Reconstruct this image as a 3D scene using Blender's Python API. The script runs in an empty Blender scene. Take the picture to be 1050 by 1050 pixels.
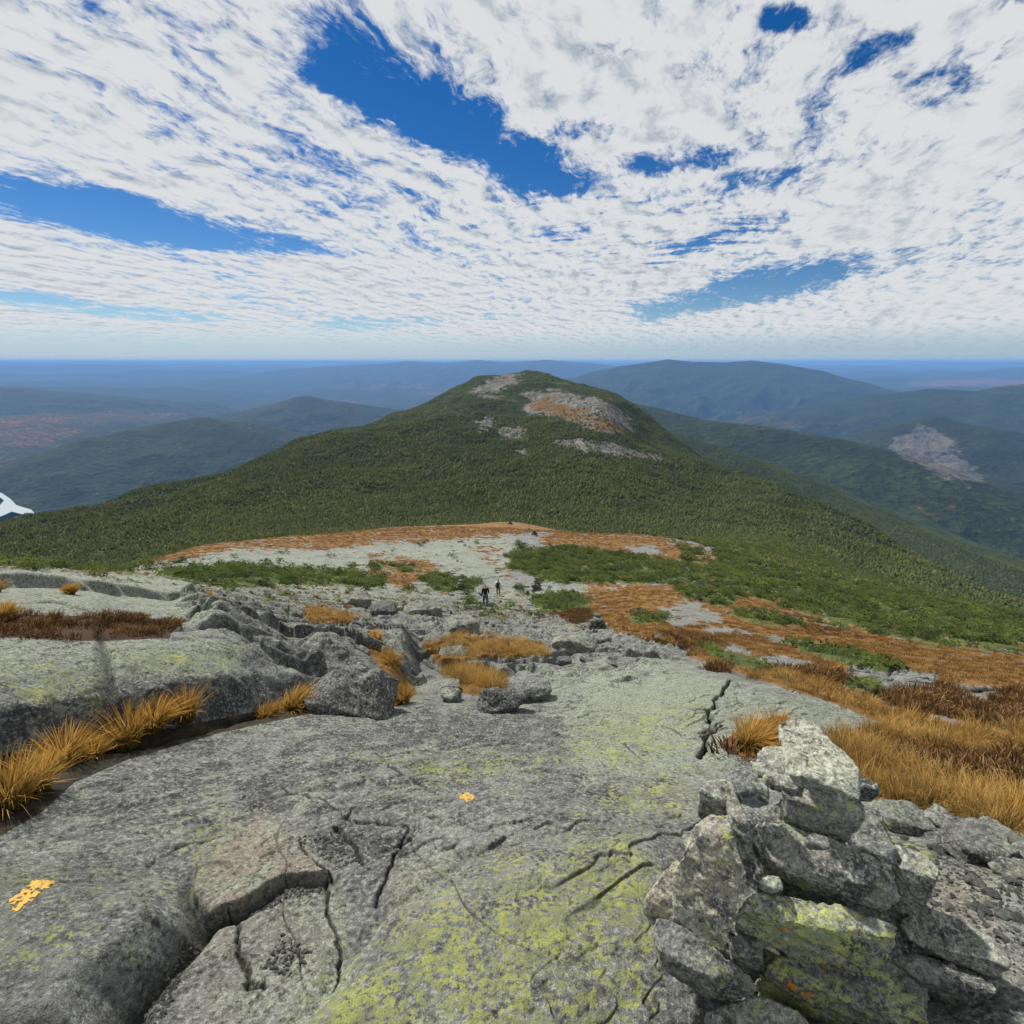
import bpy, bmesh, math, random
import numpy as np
from mathutils import Vector, Matrix
random.seed(7); RNG = np.random.default_rng(7)
SC = bpy.context.scene; COL = SC.collection
F = 525.0; PITCH = math.radians(16.4); CP, SP = math.cos(PITCH), math.sin(PITCH)
EYE = 1.65
f32 = np.float32

# ------------------------------------------------------------------ noise
def _h(ix, iy, seed):
    h = (ix.astype(np.uint32)*np.uint32(374761393) + iy.astype(np.uint32)*np.uint32(668265263) + np.uint32((seed*1274126177 + 974711) & 0xffffffff))
    h = (h ^ (h >> np.uint32(13)))*np.uint32(1274126177)
    h = (h ^ (h >> np.uint32(15)))*np.uint32(2246822519)
    return h ^ (h >> np.uint32(16))
_GA = np.arange(64)*(2*math.pi/64)
_GX, _GY = np.cos(_GA).astype(f32), np.sin(_GA).astype(f32)
def perlin(x, y, seed=0):
    x = np.asarray(x, f32); y = np.asarray(y, f32)
    fx0, fy0 = np.floor(x), np.floor(y)
    fx, fy = x-fx0, y-fy0
    ix, iy = fx0.astype(np.int32), fy0.astype(np.int32)
    u = fx*fx*fx*(fx*(fx*6-15)+10); v = fy*fy*fy*(fy*(fy*6-15)+10)
    def g(dx, dy):
        k = _h(ix+dx, iy+dy, seed) & np.uint32(63)
        return _GX[k]*(fx-dx) + _GY[k]*(fy-dy)
    a = g(0, 0); a = a + u*(g(1, 0)-a)
    b = g(0, 1); b = b + u*(g(1, 1)-b)
    return (a + v*(b-a))*1.5
def fbm(x, y, octv=4, seed=0, gain=.5, lac=2.03):
    t = 0; a = 1.; s = 0
    for k in range(octv):
        t = t + a*perlin(x, y, seed+k*17); s += a; a *= gain
        x, y = (x*.8-y*.6)*lac + 3.1, (x*.6+y*.8)*lac - 1.7
    return t/s
def ridged(x, y, octv=4, seed=0):
    t = 0; a = 1.; s = 0
    for k in range(octv):
        t = t + a*(1-2*np.abs(perlin(x, y, seed+k*13))); s += a; a *= .5
        x, y = (x*.8-y*.6)*2.1, (x*.6+y*.8)*2.1
    return t/s
def noise3(p, seed=0):                       # cheap 3-D noise out of three planes
    return (perlin(p[:, 0]+p[:, 2]*.37, p[:, 1]-p[:, 2]*.61, seed) + perlin(p[:, 1]+p[:, 0]*.29, p[:, 2]+p[:, 0]*.53, seed+5) + perlin(p[:, 2]-p[:, 1]*.41, p[:, 0]+p[:, 1]*.33, seed+9))*.6
def sstep(a, b, x):
    t = np.clip((x-a)/(b-a), 0, 1); return t*t*(3-2*t)

# ------------------------------------------------------------------ camera geometry
def pix(px, py):                              # photo pixel -> azimuth, tangent of the depression
    X, Y = px-525., py-525.
    fw, dn = F*CP-Y*SP, F*SP+Y*CP
    hr = math.hypot(X, fw)
    return math.atan2(X, fw), dn/hr
def ray(px, py):
    X, Y = px-525., py-525.
    return Vector((X, F*CP-Y*SP, -(F*SP+Y*CP)))/F    # per metre of camera depth
def at_depth(px, py, D): return Vector((0, 0, EYE)) + ray(px, py)*D
def at_range(px, py, r):
    th, q = pix(px, py); return (r*math.sin(th), r*math.cos(th), EYE-q*r)
def project(x, y, z):
    z = z-EYE
    d = y*CP - z*SP; u = -(y*SP + z*CP)
    d = np.maximum(d, 1e-3)
    return 525+F*x/d, 525+F*u/d

# ------------------------------------------------------------------ base relief: slope from the feet over (azimuth, log range)
CTRL = []
def cs(px, py, s): th, q = pix(px, py); CTRL.append((th, math.log(EYE/(q-s)), s))
def cr(px, py, r): th, q = pix(px, py); CTRL.append((th, math.log(r), q-EYE/r))
def hid(px, r, s): CTRL.append((pix(px, 560)[0], math.log(r), s))
for a in [(0,1050,.14),(0,950,.15),(0,850,.17),(0,790,.18),(150,1050,.22),(150,900,.24),(150,800,.25),(150,765,.25),
          (300,1050,.30),(300,900,.31),(300,800,.32),(300,740,.33),(525,1050,.35),(525,900,.36),(525,800,.385),(525,720,.41),
          (525,680,.435),(525,650,.455),(525,635,.465),(650,1050,.34),(650,900,.35),(650,800,.37),(650,720,.385),
          (800,1050,.29),(800,900,.30),(800,800,.32),(760,750,.34),(1050,1050,.13),(1050,950,.16),(1050,860,.206)]: cs(*a)
for px in (0,300,525,800,1050): hid(px, .4, {0:.15,300:.3,525:.34,800:.29,1050:.14}[px])
for a in [(0,650,7),(0,600,13),(0,583,18),(150,640,8),(150,612,13),(150,592,22),(150,581,60),(175,571,90),(200,563,120),
          (300,690,6.2),(300,650,11.5),(300,620,20),(300,600,32),(300,580,60),(300,565,95),(300,550,140),
          (420,640,15),(420,600,48),(420,570,92),(420,540,180),
          (525,624,36),(525,617,41),(525,600,55),(525,580,78),(525,560,110),(525,545,160),(525,535,200),
          (700,690,6.5),(650,660,11),(650,640,20),(650,620,33),(650,600,52),(650,580,78),(650,560,110),(650,548,150),
          (800,720,5.5),(800,700,7),(800,680,11),(800,660,17),(800,640,27),(800,620,42),(800,600,62),(800,588,90),
          (920,745,6),(920,700,10.5),(920,670,18),(920,650,30),(920,630,55),
          (1050,790,5),(1050,740,8),(1050,700,14),(1050,680,22),(1050,660,35),(1050,645,55),(1050,634,90),
          (0,576,340),(0,555,520),(150,560,300),(150,525,450),(150,508,620),(300,540,300),(300,500,450),(300,470,580),(300,456,680),
          (420,520,360),(420,480,500),(430,418,800),(525,521,350),(525,487,450),(525,444,600),(525,409,750),(500,388,880),(545,382,900),
          (600,396,880),(650,420,850),(700,458,780),(800,512,680),(900,560,560),(1000,603,450),(1050,622,400),
          (590,408,720),(625,438,600),(650,530,350),(650,500,450),(655,462,620),(720,510,500),(800,560,230),(800,540,400),(900,595,250),(1000,622,240)]: cr(*a)
for a in [(0,32,.26),(0,60,.33),(0,150,.36),(0,700,.34),(0,1000,.44),(0,1600,.45),(150,150,.32),(150,850,.32),(150,1200,.42),
          (300,200,.315),(300,880,.24),(300,1200,.40),(430,1050,.17),(430,1350,.36),(525,250,.327),(525,300,.315),(525,1100,.13),(525,1500,.36),
          (420,250,.32),(650,220,.345),(650,290,.325),(650,1150,.24),(700,1050,.30),(800,950,.36),(900,800,.42),(1000,700,.45),(1050,700,.46),(700,1500,.42),(1050,1500,.46)]: hid(*a)
TS = 2.6
_C = np.array(CTRL); _P = np.stack([_C[:, 0]*TS, _C[:, 1]], 1)
def _phi(d2): return .5*d2*np.log(d2+1e-12)
_d2 = ((_P[:, None]-_P[None])**2).sum(-1); _n = len(_P)
_A = np.zeros((_n+3, _n+3)); _A[:_n, :_n] = _phi(_d2)+np.eye(_n)*.004
_A[:_n, _n] = 1; _A[:_n, _n+1:] = _P; _A[_n, :_n] = 1; _A[_n+1:, :_n] = _P.T
_W = np.linalg.solve(_A, np.concatenate([_C[:, 2], np.zeros(3)]))
def slope_s(th, lr):
    at = np.abs(th); lim = 1.08
    th = np.where(at > lim, np.sign(th)*lim*(math.pi-at)/(math.pi-lim), th)
    out = np.empty(th.shape, np.float64); N = 200000
    lr = np.clip(lr, math.log(.3), math.log(1700))
    for i in range(0, len(th), N):
        a, b = th[i:i+N]*TS, lr[i:i+N]
        o = _W[_n]+_W[_n+1]*a+_W[_n+2]*b
        for k in range(_n):
            d2 = (a-_P[k, 0])**2+(b-_P[k, 1])**2
            o = o + _W[k]*.5*d2*np.log(d2+1e-12)
        out[i:i+N] = o
    return out
def base_z(x, y):
    r = np.hypot(x, y); return -slope_s(np.arctan2(x, y), np.log(np.maximum(r, .05)))*r
_LR = np.linspace(math.log(.6), math.log(1500), 900)
def unproj(px, py, hint=None):                # photo pixel -> ground point of the base relief
    th, q = pix(px, py)
    s = slope_s(np.full(900, th), _LR); g = EYE*np.exp(-_LR)+s-q
    k = np.where((g[:-1] > 0) & (g[1:] <= 0))[0]
    i = k[0] if len(k) else int(np.argmin(np.abs(g)))
    t = g[i]/(g[i]-g[i+1]) if len(k) else 0
    r = math.exp(_LR[i]+t*(_LR[1]-_LR[0]))
    return r*math.sin(th), r*math.cos(th)
def W(pts): return np.array([unproj(*p) for p in pts])

def seg_dist(x, y, P, closed=False):
    P = np.asarray(P, float); Q = np.roll(P, -1, 0)
    n = len(P) if closed else len(P)-1
    d2 = np.full(x.shape, 1e18)
    for i in range(n):
        ax, ay = P[i]; bx, by = Q[i]-P[i]; L = bx*bx+by*by+1e-12
        t = np.clip(((x-ax)*bx+(y-ay)*by)/L, 0, 1)
        d2 = np.minimum(d2, (x-ax-t*bx)**2+(y-ay-t*by)**2)
    return np.sqrt(d2)
def inside(x, y, P):
    P = np.asarray(P, float); Q = np.roll(P, -1, 0); c = np.zeros(x.shape, bool)
    for (ax, ay), (bx, by) in zip(P, Q):
        if ay == by: continue
        c ^= ((ay > y) != (by > y)) & (x < (bx-ax)*(y-ay)/(by-ay)+ax)
    return c
def sdist(x, y, P):                           # signed distance, positive inside
    P = np.asarray(P, float); m = 4*np.ptp(P, 0).max()*.25+1e-3
    out = np.full(x.shape, -1e3)
    k = np.where((x > P[:, 0].min()-m) & (x < P[:, 0].max()+m) & (y > P[:, 1].min()-m) & (y < P[:, 1].max()+m))[0]
    if len(k):
        d = seg_dist(x[k], y[k], P, True); out[k] = np.where(inside(x[k], y[k], P), d, -d)
    return out

# ------------------------------------------------------------------ relief details near the camera
FOOT = [(-260,850),(-120,820),(0,792),(60,782),(105,768),(150,760),(205,747),(245,737),(290,724),(335,716),(380,722),(418,720),(430,700)]
FOOTW = W(FOOT); LEDGE = np.concatenate([FOOTW, W([(450,640),(380,612),(200,598),(-100,590),(-300,610)])])
CRACKS = [([(750,698),(743,706),(741,713),(733,718),(735,725),(726,730),(729,739),(725,743),(733,751),(723,757),(724,766),(717,777)], .017, .13), ([(733,751),(742,746)], .01, .05), ([(726,730),(716,733),(708,732)], .008, .03), ([(718,754),(735,747)], .012, .04), ([(715,730),(733,728)], .012, .03),
          ([(238,938),(245,965),(250,985),(252,1005),(268,1010)], .008, .03), ([(335,905),(338,940),(350,985),(340,1010)], .007, .022),
          ([(300,860),(318,885),(342,905)], .008, .03), ([(290,812),(330,822),(362,845)], .006, .02), ([(362,845),(420,850),(405,880),(385,930)], .008, .03),
          ([(345,850),(365,872),(372,890)], .012, .04), ([(680,745),(700,755)], .008, .02), ([(640,765),(655,778)], .006, .02),
          ([(400,790),(445,815)], .01, .03), ([(470,770),(520,762),(545,768)], .008, .02), ([(560,790),(600,800)], .008, .025), ([(150,890),(180,870),(230,862)], .006, .02)]
CRACKS = [(W(p), w, d) for p, w, d in CRACKS]
BIGCR = [(W([(112,692),(120,720),(126,760)]), .026, .16), (W([(300,690),(318,712),(330,722)]), .08, .22), (W([(40,690),(120,688),(200,676),(260,660)]), .05, .10),
         (W([(0,668),(70,662),(120,676)]), .05, .10), (W([(150,700),(215,690)]), .04, .07)]
PLATE = W([(196,925),(205,890),(232,850),(270,838),(300,860),(340,903),(318,908),(292,908),(268,922),(245,937),(212,946)])
LOWB = W([(-120,1120),(-120,900),(0,884),(60,878),(130,888),(192,922),(190,955),(160,992),(120,1025),(95,1075)])
DOME = W([(295,1060),(345,990),(400,940),(470,895),(540,865),(620,850),(690,850),(760,1000),(740,1090),(500,1120)])
RUG = [(190,612),(300,604),(420,612),(520,620),(640,640),(700,662),(640,690),(560,692),(420,695),(340,712),(230,690),(200,650)]
TERR1 = W([(-200,640),(0,634),(90,632),(185,638),(205,652),(240,640),(205,615),(100,600),(-200,600)])
LEDGE_R = W([(850,690),(870,682),(960,690),(965,712),(905,712)])
CAIRN_R = [(850,830),(1050,862),(1200,900),(1200,1100),(900,1100),(850,960)]

def near_fields(x, y):
    r = np.hypot(x, y); th = np.arctan2(x, y)
    zb = base_z(x, y); u, v = project(x, y, zb)
    h = np.zeros_like(x)
    crk = np.zeros_like(x)
    near = sstep(60, 20, r); vn = sstep(14, 7, r)
    h += near*.05*fbm(x/1.6, y/1.6, 3, 1) + vn*.022*fbm(x/.5, y/.5, 3, 2)
    h += sstep(15, 45, r)*(.55*fbm(x/14, y/14, 4, 3) + .30*ridged(x/5, y/7, 3, 4)*sstep(18, 30, r))*sstep(400, 120, r)
    k = np.where(r < 16)[0]
    xx, yy, rr = x[k], y[k], r[k]
    # fine broken grain of the bedrock, foliation running up to the right
    al = math.radians(38); a, b = xx*math.cos(al)+yy*math.sin(al), -xx*math.sin(al)+yy*math.cos(al)
    wob = fbm(xx/.35, yy/.35, 2, 8)
    fol = ridged(a/.55+wob*.25, b/.085+wob*.5, 3, 9)
    uu, vv = u[k], v[k]
    fmask = .25+.75*sstep(-60, 40, sdist(uu, vv, [(-50,850),(120,770),(330,720),(430,700),(560,720),(520,790),(300,820),(220,850),(100,890),(-50,930)]))
    h[k] += (.007+.012*fmask)*fol*fmask*(1-.8*np.exp(-(sdist(xx, yy, LOWB)/.12)**2))*sstep(9, 4, rr)
    crk[k] = np.maximum(crk[k], .55*sstep(.25, .75, -fol)*fmask*sstep(9, 5, rr))
    # exfoliation: thin sheets with broken edges
    for sa_, sb_, nl, hh_, sd_ in ((1.5, .6, 3.2, .020, 101), (.55, .25, 2.4, .009, 104)):
        q = fbm(a/sa_+.3*wob, b/sb_, 4, sd_, .58)*nl; fr = q-np.floor(q); e_ = sstep(0, .10, fr)
        wgt = sstep(-.05, .25, fbm(xx/1.3, yy/1.3, 2, sd_+40))*sstep(10, 4, rr)
        h[k] += hh_*(np.floor(q)+e_-q)*wgt; crk[k] = np.maximum(crk[k], .6*wgt*np.exp(-((fr-.03)/.035)**2))
    pit = fbm(xx/.10, yy/.10, 4, 12, .6)
    h[k] += (.007*pit - .010*sstep(.18, .5, pit))*sstep(9, 3.5, rr)
    # plates, steps, ledges
    d = sdist(xx+.03*wob, yy+.03*fbm(xx/.2, yy/.2, 2, 21), PLATE)
    h[k] += .055*sstep(-.006, .014, d)*sstep(.6, .05, d) - .05*np.exp(-((d+.03)/.022)**2)*sstep(900, 930, vv)
    d = sdist(xx+.04*wob, yy, LOWB); lw = sstep(955, 915, vv)
    h[k] += .11*sstep(-.012-.1*lw, .12+.3*lw, d) - .12*np.exp(-((d+.045)/.045)**2)*sstep(925, 965, vv)
    d = sdist(xx+.06*wob, yy, DOME)
    h[k] += .06*sstep(-.05, .30, d) - .018*np.exp(-((d+.01)/.03)**2)
    # the big ledge on the left
    jag = .10*wob+.05*fbm(xx/.12, yy/.12, 2, 31)
    df = seg_dist(xx, yy, FOOTW)+jag*.7; ins = inside(xx, yy, LEDGE)
    Ht = np.interp(uu, [-200, 0, 110, 125, 240, 300, 345, 415, 430], [.50, .50, .52, .48, .55, .34, .42, .40, .0])
    prof = sstep(.0, .26, df)*.62+sstep(.1, .75, df)*.38
    h[k] += np.where(ins, Ht*prof*(1-sstep(2., 6.5, df)), 0)
    h[k] -= .10*np.exp(-((df-(-.10))/.14)**2)*np.where(ins, 0, 1)*sstep(440, 380, uu)
    for P, w, dp in BIGCR:
        d = seg_dist(xx+.015*wob, yy+.015*fbm(xx/.2, yy/.2, 2, 35), P); e = np.exp(-(d/w)**2); h[k] -= .4*dp*e; crk[k] = np.maximum(crk[k], e**3*.7)
    jx, jy = .035*fbm(xx/.11, yy/.11, 4, 33, .65), .035*fbm(xx/.11+9, yy/.11, 4, 34, .6); wv_ = 1+.7*fbm(xx/.15, yy/.15, 2, 36)
    for P, w, dp in CRACKS:
        d = seg_dist(xx+jx, yy+jy, P); e = np.exp(-(d/(w*wv_))**2); h[k] -= dp*e; crk[k] = np.maximum(crk[k], e)
    d = sdist(xx+.03*wob, yy+.03*fbm(xx/.2, yy/.2, 2, 21), PLATE); crk[k] = np.maximum(crk[k], .9*np.exp(-((d+.022)/.02)**2)*sstep(885, 915, vv))
    d = sdist(xx+.04*wob, yy, LOWB); crk[k] = np.maximum(crk[k], .9*np.exp(-((d+.045)/.04)**2)*sstep(925, 965, vv))
    d = sdist(xx+.15*wob, yy+.12*wob, TERR1); h[k] += .20*sstep(-.02, .10, d)*sstep(4, .3, d)
    # joints in the bedrock: broken thin lines, wider spaced ones on the far slabs
    wx_, wy_ = .25*fbm(x/1.1, y/1.1, 3, 45), .25*fbm(x/1.1+5, y/1.1, 3, 46)
    for ca, la, lb, wd_, dp, r0_, r1_, sd_ in ((.55, 2.6, .75, .010, .014, 0, 14, 47), (-.8, 2.2, .6, .009, .012, 0, 12, 48), (.2, 16., 4.5, .030, .16, 10, 170, 49), (-1.1, 14., 5., .030, .14, 10, 170, 50)):
        kk = np.where((r > r0_) & (r < r1_))[0]; X, Y = x[kk]+wx_[kk], y[kk]+wy_[kk]
        a_, b_ = X*math.cos(ca)+Y*math.sin(ca), -X*math.sin(ca)+Y*math.cos(ca)
        e = np.exp(-(perlin(a_/la, b_/lb, sd_)/wd_)**2)*sstep(.12, .40, perlin(a_/la*.8+9, b_/lb*.7, sd_+30))
        h[kk] -= dp*e; crk[kk] = np.maximum(crk[kk], .85*e)
    k = np.where((r > 3) & (r < 70))[0]
    xx, yy, uu, vv = x[k], y[k], u[k], v[k]
    rug = sstep(-22, 12, sdist(uu, vv, RUG))+.55*sstep(-20, 20, sdist(uu, vv, CAIRN_R))+.5*sstep(-4, 6, sdist(uu, vv, [(850,690),(870,682),(960,690),(965,712),(905,712)]))
    n = fbm(xx/1.7, yy/1.3, 4, 41)*2.4+yy*.35
    st = np.floor(n)+sstep(.0, .16, n-np.floor(n)) - n
    n2 = fbm(xx/.6, yy/.45, 3, 43)*2.2; st2 = np.floor(n2)+sstep(0, .2, n2-np.floor(n2))-n2
    h[k] += rug*(.26*st+.07*st2)
    z = zb+h; u, v = project(x, y, z)
    return z, crk, u, v, r

# ------------------------------------------------------------------ ground cover
SEDGE, RED, SCRUB, ROCK, SOIL = 0, 1, 2, 3, 4
COVER = [
 (SEDGE, 1.3, 5, [(100,585),(180,562),(300,548),(420,538),(540,533),(560,545),(500,552),(400,556),(330,565),(250,562),(170,575)]),
 (SEDGE, 1.3, 5, [(540,533),(620,541),(700,556),(760,578),(720,590),(640,570),(560,560)]),
 (SEDGE, 1.1, 5, [(375,566),(440,572),(455,585),(420,602),(380,598)]), (SEDGE, 1.0, 5, [(480,560),(520,556),(515,580),(525,592),(500,580)]),
 (SEDGE, 1.4, 8, [(600,596),(700,600),(770,603),(850,640),(950,672),(1330,700),(1330,770),(900,745),(800,705),(700,672),(640,650),(600,628)]),
 (SEDGE, 1.1, 6, [(680,580),(760,585),(860,620),(1330,675),(1330,705),(900,670),(780,625)]),
 (RED, 1.9, 8, [(722,686),(790,688),(880,715),(980,760),(1330,790),(1330,730),(900,695),(800,672)]), (RED, 1.7, 5, [(560,628),(600,622),(625,632),(590,638)]),
 (RED, 1.6, 6, [(660,645),(720,648),(760,662),(700,668)]), (RED, 1.5, 6, [(760,610),(850,640),(900,660),(820,650)]),
 (SEDGE, 2.0, 5, [(848,770),(880,752),(960,742),(1330,752),(1330,862),(1010,852),(930,828),(885,812),(860,800)]), (RED, 2.3, 5, [(935,770),(1000,775),(1330,800),(1330,830),(1000,815),(950,795)]),
 (SEDGE, 2.0, 3, [(738,764),(770,740),(805,735),(805,775),(765,778)]), (RED, 2.2, 2, [(742,764),(756,765),(758,774),(747,773)]),
 (SEDGE, 1.8, 3, [(435,662),(480,652),(550,660),(562,674),(500,674),(450,682)]), (SEDGE, 1.8, 3, [(458,690),(480,685),(518,702),(500,713),(475,712)]),
 (SEDGE, 1.8, 3, [(378,668),(400,665),(418,700),(427,712),(408,722),(395,695)]), (SEDGE, 1.5, 3, [(308,624),(330,622),(366,634),(350,640),(320,638)]),
 (RED, 2.2, 4, [(-60,636),(0,630),(60,632),(130,632),(182,640),(172,653),(90,656),(0,652),(-60,650)]),
 (SOIL, 2.2, 4, [(-120,800),(0,775),(90,764),(205,742),(330,718),(325,729),(230,749),(130,778),(75,802),(42,832),(0,856),(-120,900)]),
 (SCRUB, 1.7, 5, [(520,566),(600,561),(700,578),(720,590),(690,597),(620,599),(560,596),(525,582)]), (SCRUB, 1.7, 3, [(545,613),(590,609),(607,624),(560,629)]),
 (SCRUB, 1.8, 4, [(172,590),(230,580),(300,586),(400,591),(392,601),(300,599),(230,603)]),
 (SCRUB, 1.42, 9, [(690,556),(760,576),(860,606),(1330,664),(1330,690),(960,667),(850,642),(770,617),(700,592)]),
 (SCRUB, 2.2, 4, [(690,600),(762,610),(745,624),(700,614)]), (SCRUB, 2.6, 4, [(720,664),(795,690),(770,692),(730,677)]), (SCRUB, 2.3, 5, [(810,655),(935,688),(900,693),(820,672)]),
 (SCRUB, 1.5, 4, [(430,588),(490,597),(482,608),(440,604)]), (SCRUB, 1.2, 4, [(380,575),(430,580),(420,590),(380,585)]), (SCRUB, 2.0, 4, [(640,632),(680,628),(690,640),(650,642)]),
 (ROCK, 1.25, 4, [(165,586),(240,563),(380,560),(520,549),(532,560),(512,592),(420,574),(330,583)]), (ROCK, 2.1, 4, [(668,622),(722,617),(748,640),(690,646)]),
 (ROCK, 2.2, 4, [(850,690),(870,682),(960,690),(970,714),(905,714)]), (ROCK, 2.0, 4, [(640,560),(672,557),(678,568),(650,571)]), (ROCK, 1.2, 4, [(520,548),(580,543),(560,556),(500,566),(530,600),(500,600),(470,570)]),
 (ROCK, 2.0, 4, [(965,701),(1040,705),(1035,722),(975,722)]), (ROCK, 2.3, 4, [(780,648),(840,660),(850,668),(790,662)]), (ROCK, 1.4, 4, [(540,600),(650,600),(630,606),(560,612)]),
 (ROCK, 2.3, 3, [(760,676),(800,672),(850,682),(830,690),(780,686)]), (ROCK, 2.2, 3, [(600,640),(660,655),(720,668),(700,676),(640,660)]), (SCRUB, 2.0, 4, [(740,625),(800,632),(830,645),(770,642)]), (SCRUB, 2.2, 4, [(860,705),(900,700),(915,712),(880,718)]), (ROCK, 2.3, 3, [(900,722),(980,735),(1040,752),(960,745)]), (ROCK, 2.1, 3, [(700,640),(760,645),(790,655),(730,652)]),
 (ROCK, 2.4, 4, [(862,748),(960,770),(985,785),(930,775),(870,756)]), (ROCK, 2.4, 3, [(735,660),(775,665),(770,675),(735,670)]), (ROCK, 1.6, 3, [(860,752),(800,715),(770,700),(850,720),(960,765)]),
]
FOREST_EDGE = ([-300,0,100,200,300,400,480,540,600,700,760,850,950,1060,1300], [592,583,583,556,547,538,533,531,537,549,570,602,636,662,700])
def cover(x, y, u, v, r):
    lr = np.log(np.maximum(r, .1)); th = np.arctan2(x, y)
    wu = 9*fbm(th*9, lr*7, 4, 60)+4*fbm(th*60, lr*40, 3, 61); wv = 3.2*fbm(th*9+7, lr*9, 4, 62)+2.6*fbm(th*50, lr*50, 3, 63)
    amp = sstep(2.5, 9, r); U, V = u+wu*amp, v+wv*amp
    B = [np.full(x.shape, 0.) for _ in range(5)]
    for c, s, soft, P in COVER:
        d = sdist(U, V, P); m = sstep(-soft, soft, d)*s
        B[c] = np.maximum(B[c], m)
    B[ROCK] = np.maximum(B[ROCK], .62)
    far = sstep(6, 24, r); fin = .7*sstep(6, 16, r)
    B[SEDGE] += fin*fbm(th*110, lr*80, 3, 76); B[ROCK] += fin*1.6*fbm(th*95+4, lr*90, 3, 77); B[SCRUB] += fin*fbm(th*100, lr*90, 3, 78)
    B[SEDGE] += far*.7*fbm(th*26, lr*20, 4, 70); B[RED] += far*1.2*fbm(th*20+3, lr*16, 4, 71); B[SCRUB] += far*1.3*fbm(th*30+9, lr*22, 4, 72)
    B[ROCK] += far*1.75*fbm(th*24+4, lr*24, 4, 73)
    E = [np.exp(9*b) for b in B]; S = sum(E)
    return [e/S for e in E]

PALE = [(1., 12, [(560,690),(680,680),(745,700),(860,720),(900,745),(800,740),(740,790),(640,800),(600,790),(560,740)]), (.9, 10, [(-100,588),(160,588),(400,598),(470,615),(400,618),(200,605),(230,640),(-100,632)]),
        (.9, 10, [(-100,655),(110,655),(260,660),(240,690),(110,690),(-100,700)]), (.8, 8, [(165,586),(240,563),(380,560),(520,549),(532,560),(512,592),(330,586)]), (.35, 20, [(300,780),(460,780),(420,850),(300,840)]),
        (.8, 6, [(470,598),(560,604),(640,600),(520,616)]), (.6, 14, [(880,870),(960,880),(960,930),(880,930)])]
YEL = [(1., 30, [(300,1060),(400,950),(520,880),(640,850),(690,900),(660,1000),(640,1090),(400,1120)]), (.75, 16, [(640,720),(720,720),(700,770),(640,790),(560,780)]), (.7, 12, [(360,778),(560,770),(560,795),(440,800)]),
       (.75, 10, [(-20,690),(110,680),(100,720),(30,725)]), (.6, 10, [(120,668),(240,668),(220,695),(140,690)]), (.7, 14, [(640,790),(730,790),(700,850),(600,840)]), (.5, 14, [(190,830),(240,830),(230,880),(200,920)]),
       (.8, 10, [(890,850),(960,880),(950,920),(900,900)]), (.3, 20, [(0,880),(170,900),(150,980),(0,1000)])]
TAN = [(.9, 12, [(200,925),(232,850),(270,838),(300,860),(338,900),(292,906),(245,935)]), (.6, 10, [(410,890),(450,880),(430,920),(400,950)]), (.7, 14, [(885,880),(1010,900),(1040,1000),(960,960)]), (.35, 20, [(200,950),(330,920),(350,1000),(200,1060)])]
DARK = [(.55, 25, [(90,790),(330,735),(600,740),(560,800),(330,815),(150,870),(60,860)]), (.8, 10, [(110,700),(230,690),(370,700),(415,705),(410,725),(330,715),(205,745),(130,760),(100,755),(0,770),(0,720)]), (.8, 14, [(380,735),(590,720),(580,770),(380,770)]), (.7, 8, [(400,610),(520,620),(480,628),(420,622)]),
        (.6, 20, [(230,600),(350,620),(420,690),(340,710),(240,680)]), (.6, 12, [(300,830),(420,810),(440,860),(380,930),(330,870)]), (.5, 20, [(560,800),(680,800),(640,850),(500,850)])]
def blend(L, u, v, soften=1.):
    o = np.zeros_like(u)
    for s, soft, P in L: soft *= soften; o = np.maximum(o, s*sstep(-soft*1.6, soft*1.2, sdist(u, v, P)))
    return o

def height(x, y):
    x = np.atleast_1d(np.asarray(x, float)); y = np.atleast_1d(np.asarray(y, float)); return near_fields(x, y)[0]

# ------------------------------------------------------------------ far relief
RIDGES = [  # (points px,py,range), side slope, rounding
 ([(-120,505,3600),(5,487,3700),(45,468,3800),(100,447,3900),(150,437,4000),(205,428,4000),(250,433,4050),(300,446,4100),(380,470,4200)], .42, 120),
 ([(205,432,6300),(265,420,6200),(312,406,6000),(350,412,6000),(410,420,6100),(470,432,6200)], .38, 120),
 ([(-300,388,9500),(-100,392,9300),(0,397,9000),(45,403,9000),(100,411,9200),(200,421,9500)], .22, 200),
 ([(-50,430,6800),(50,424,7000),(120,428,7200),(180,436,7300)], .2, 250),
 ([(590,387,10500),(615,380,10200),(640,375,10000),(665,371.5,10000),(685,368.4,10000),(712,371,10000),(745,371.4,10000),(770,369.6,10000),(800,373,9900),(835,379,9800),(880,391,9600),(912,402,9400)], .45, 150),
 ([(760,436,6600),(810,427,6700),(870,412,6700),(905,404,6700),(960,398.5,6700),(1000,401,6700),(1050,394,6800),(1150,388,6900)], .36, 150),
 ([(900,452,4300),(925,440,4300),(945,432,4250),(962,427,4200),(1000,436,4200),(1050,444,4300),(1150,455,4300)], .5, 70),
 ([(640,412,2900),(662,417,2800),(720,431,2600),(780,437,2500),(850,449,2400),(900,461,2300),(960,485,2200),(1010,513,2100),(1040,535,2000)], .40, 110),
 ([(690,444,1500),(720,455,1450),(760,470,1350),(820,497,1250),(880,524,1150),(960,556,1020),(1050,590,900),(1150,630,800)], .45, 40),
 ([(1120,376,21000),(1050,376.5,21000),(1000,382,21000),(950,388,21000),(900,393,21000)], .2, 300),
 ([(150,385,22000),(200,383,22000),(235,380,22000),(265,384,22000),(330,385,22000)], .2, 300),
]
_rl = random.Random(5)
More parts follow.
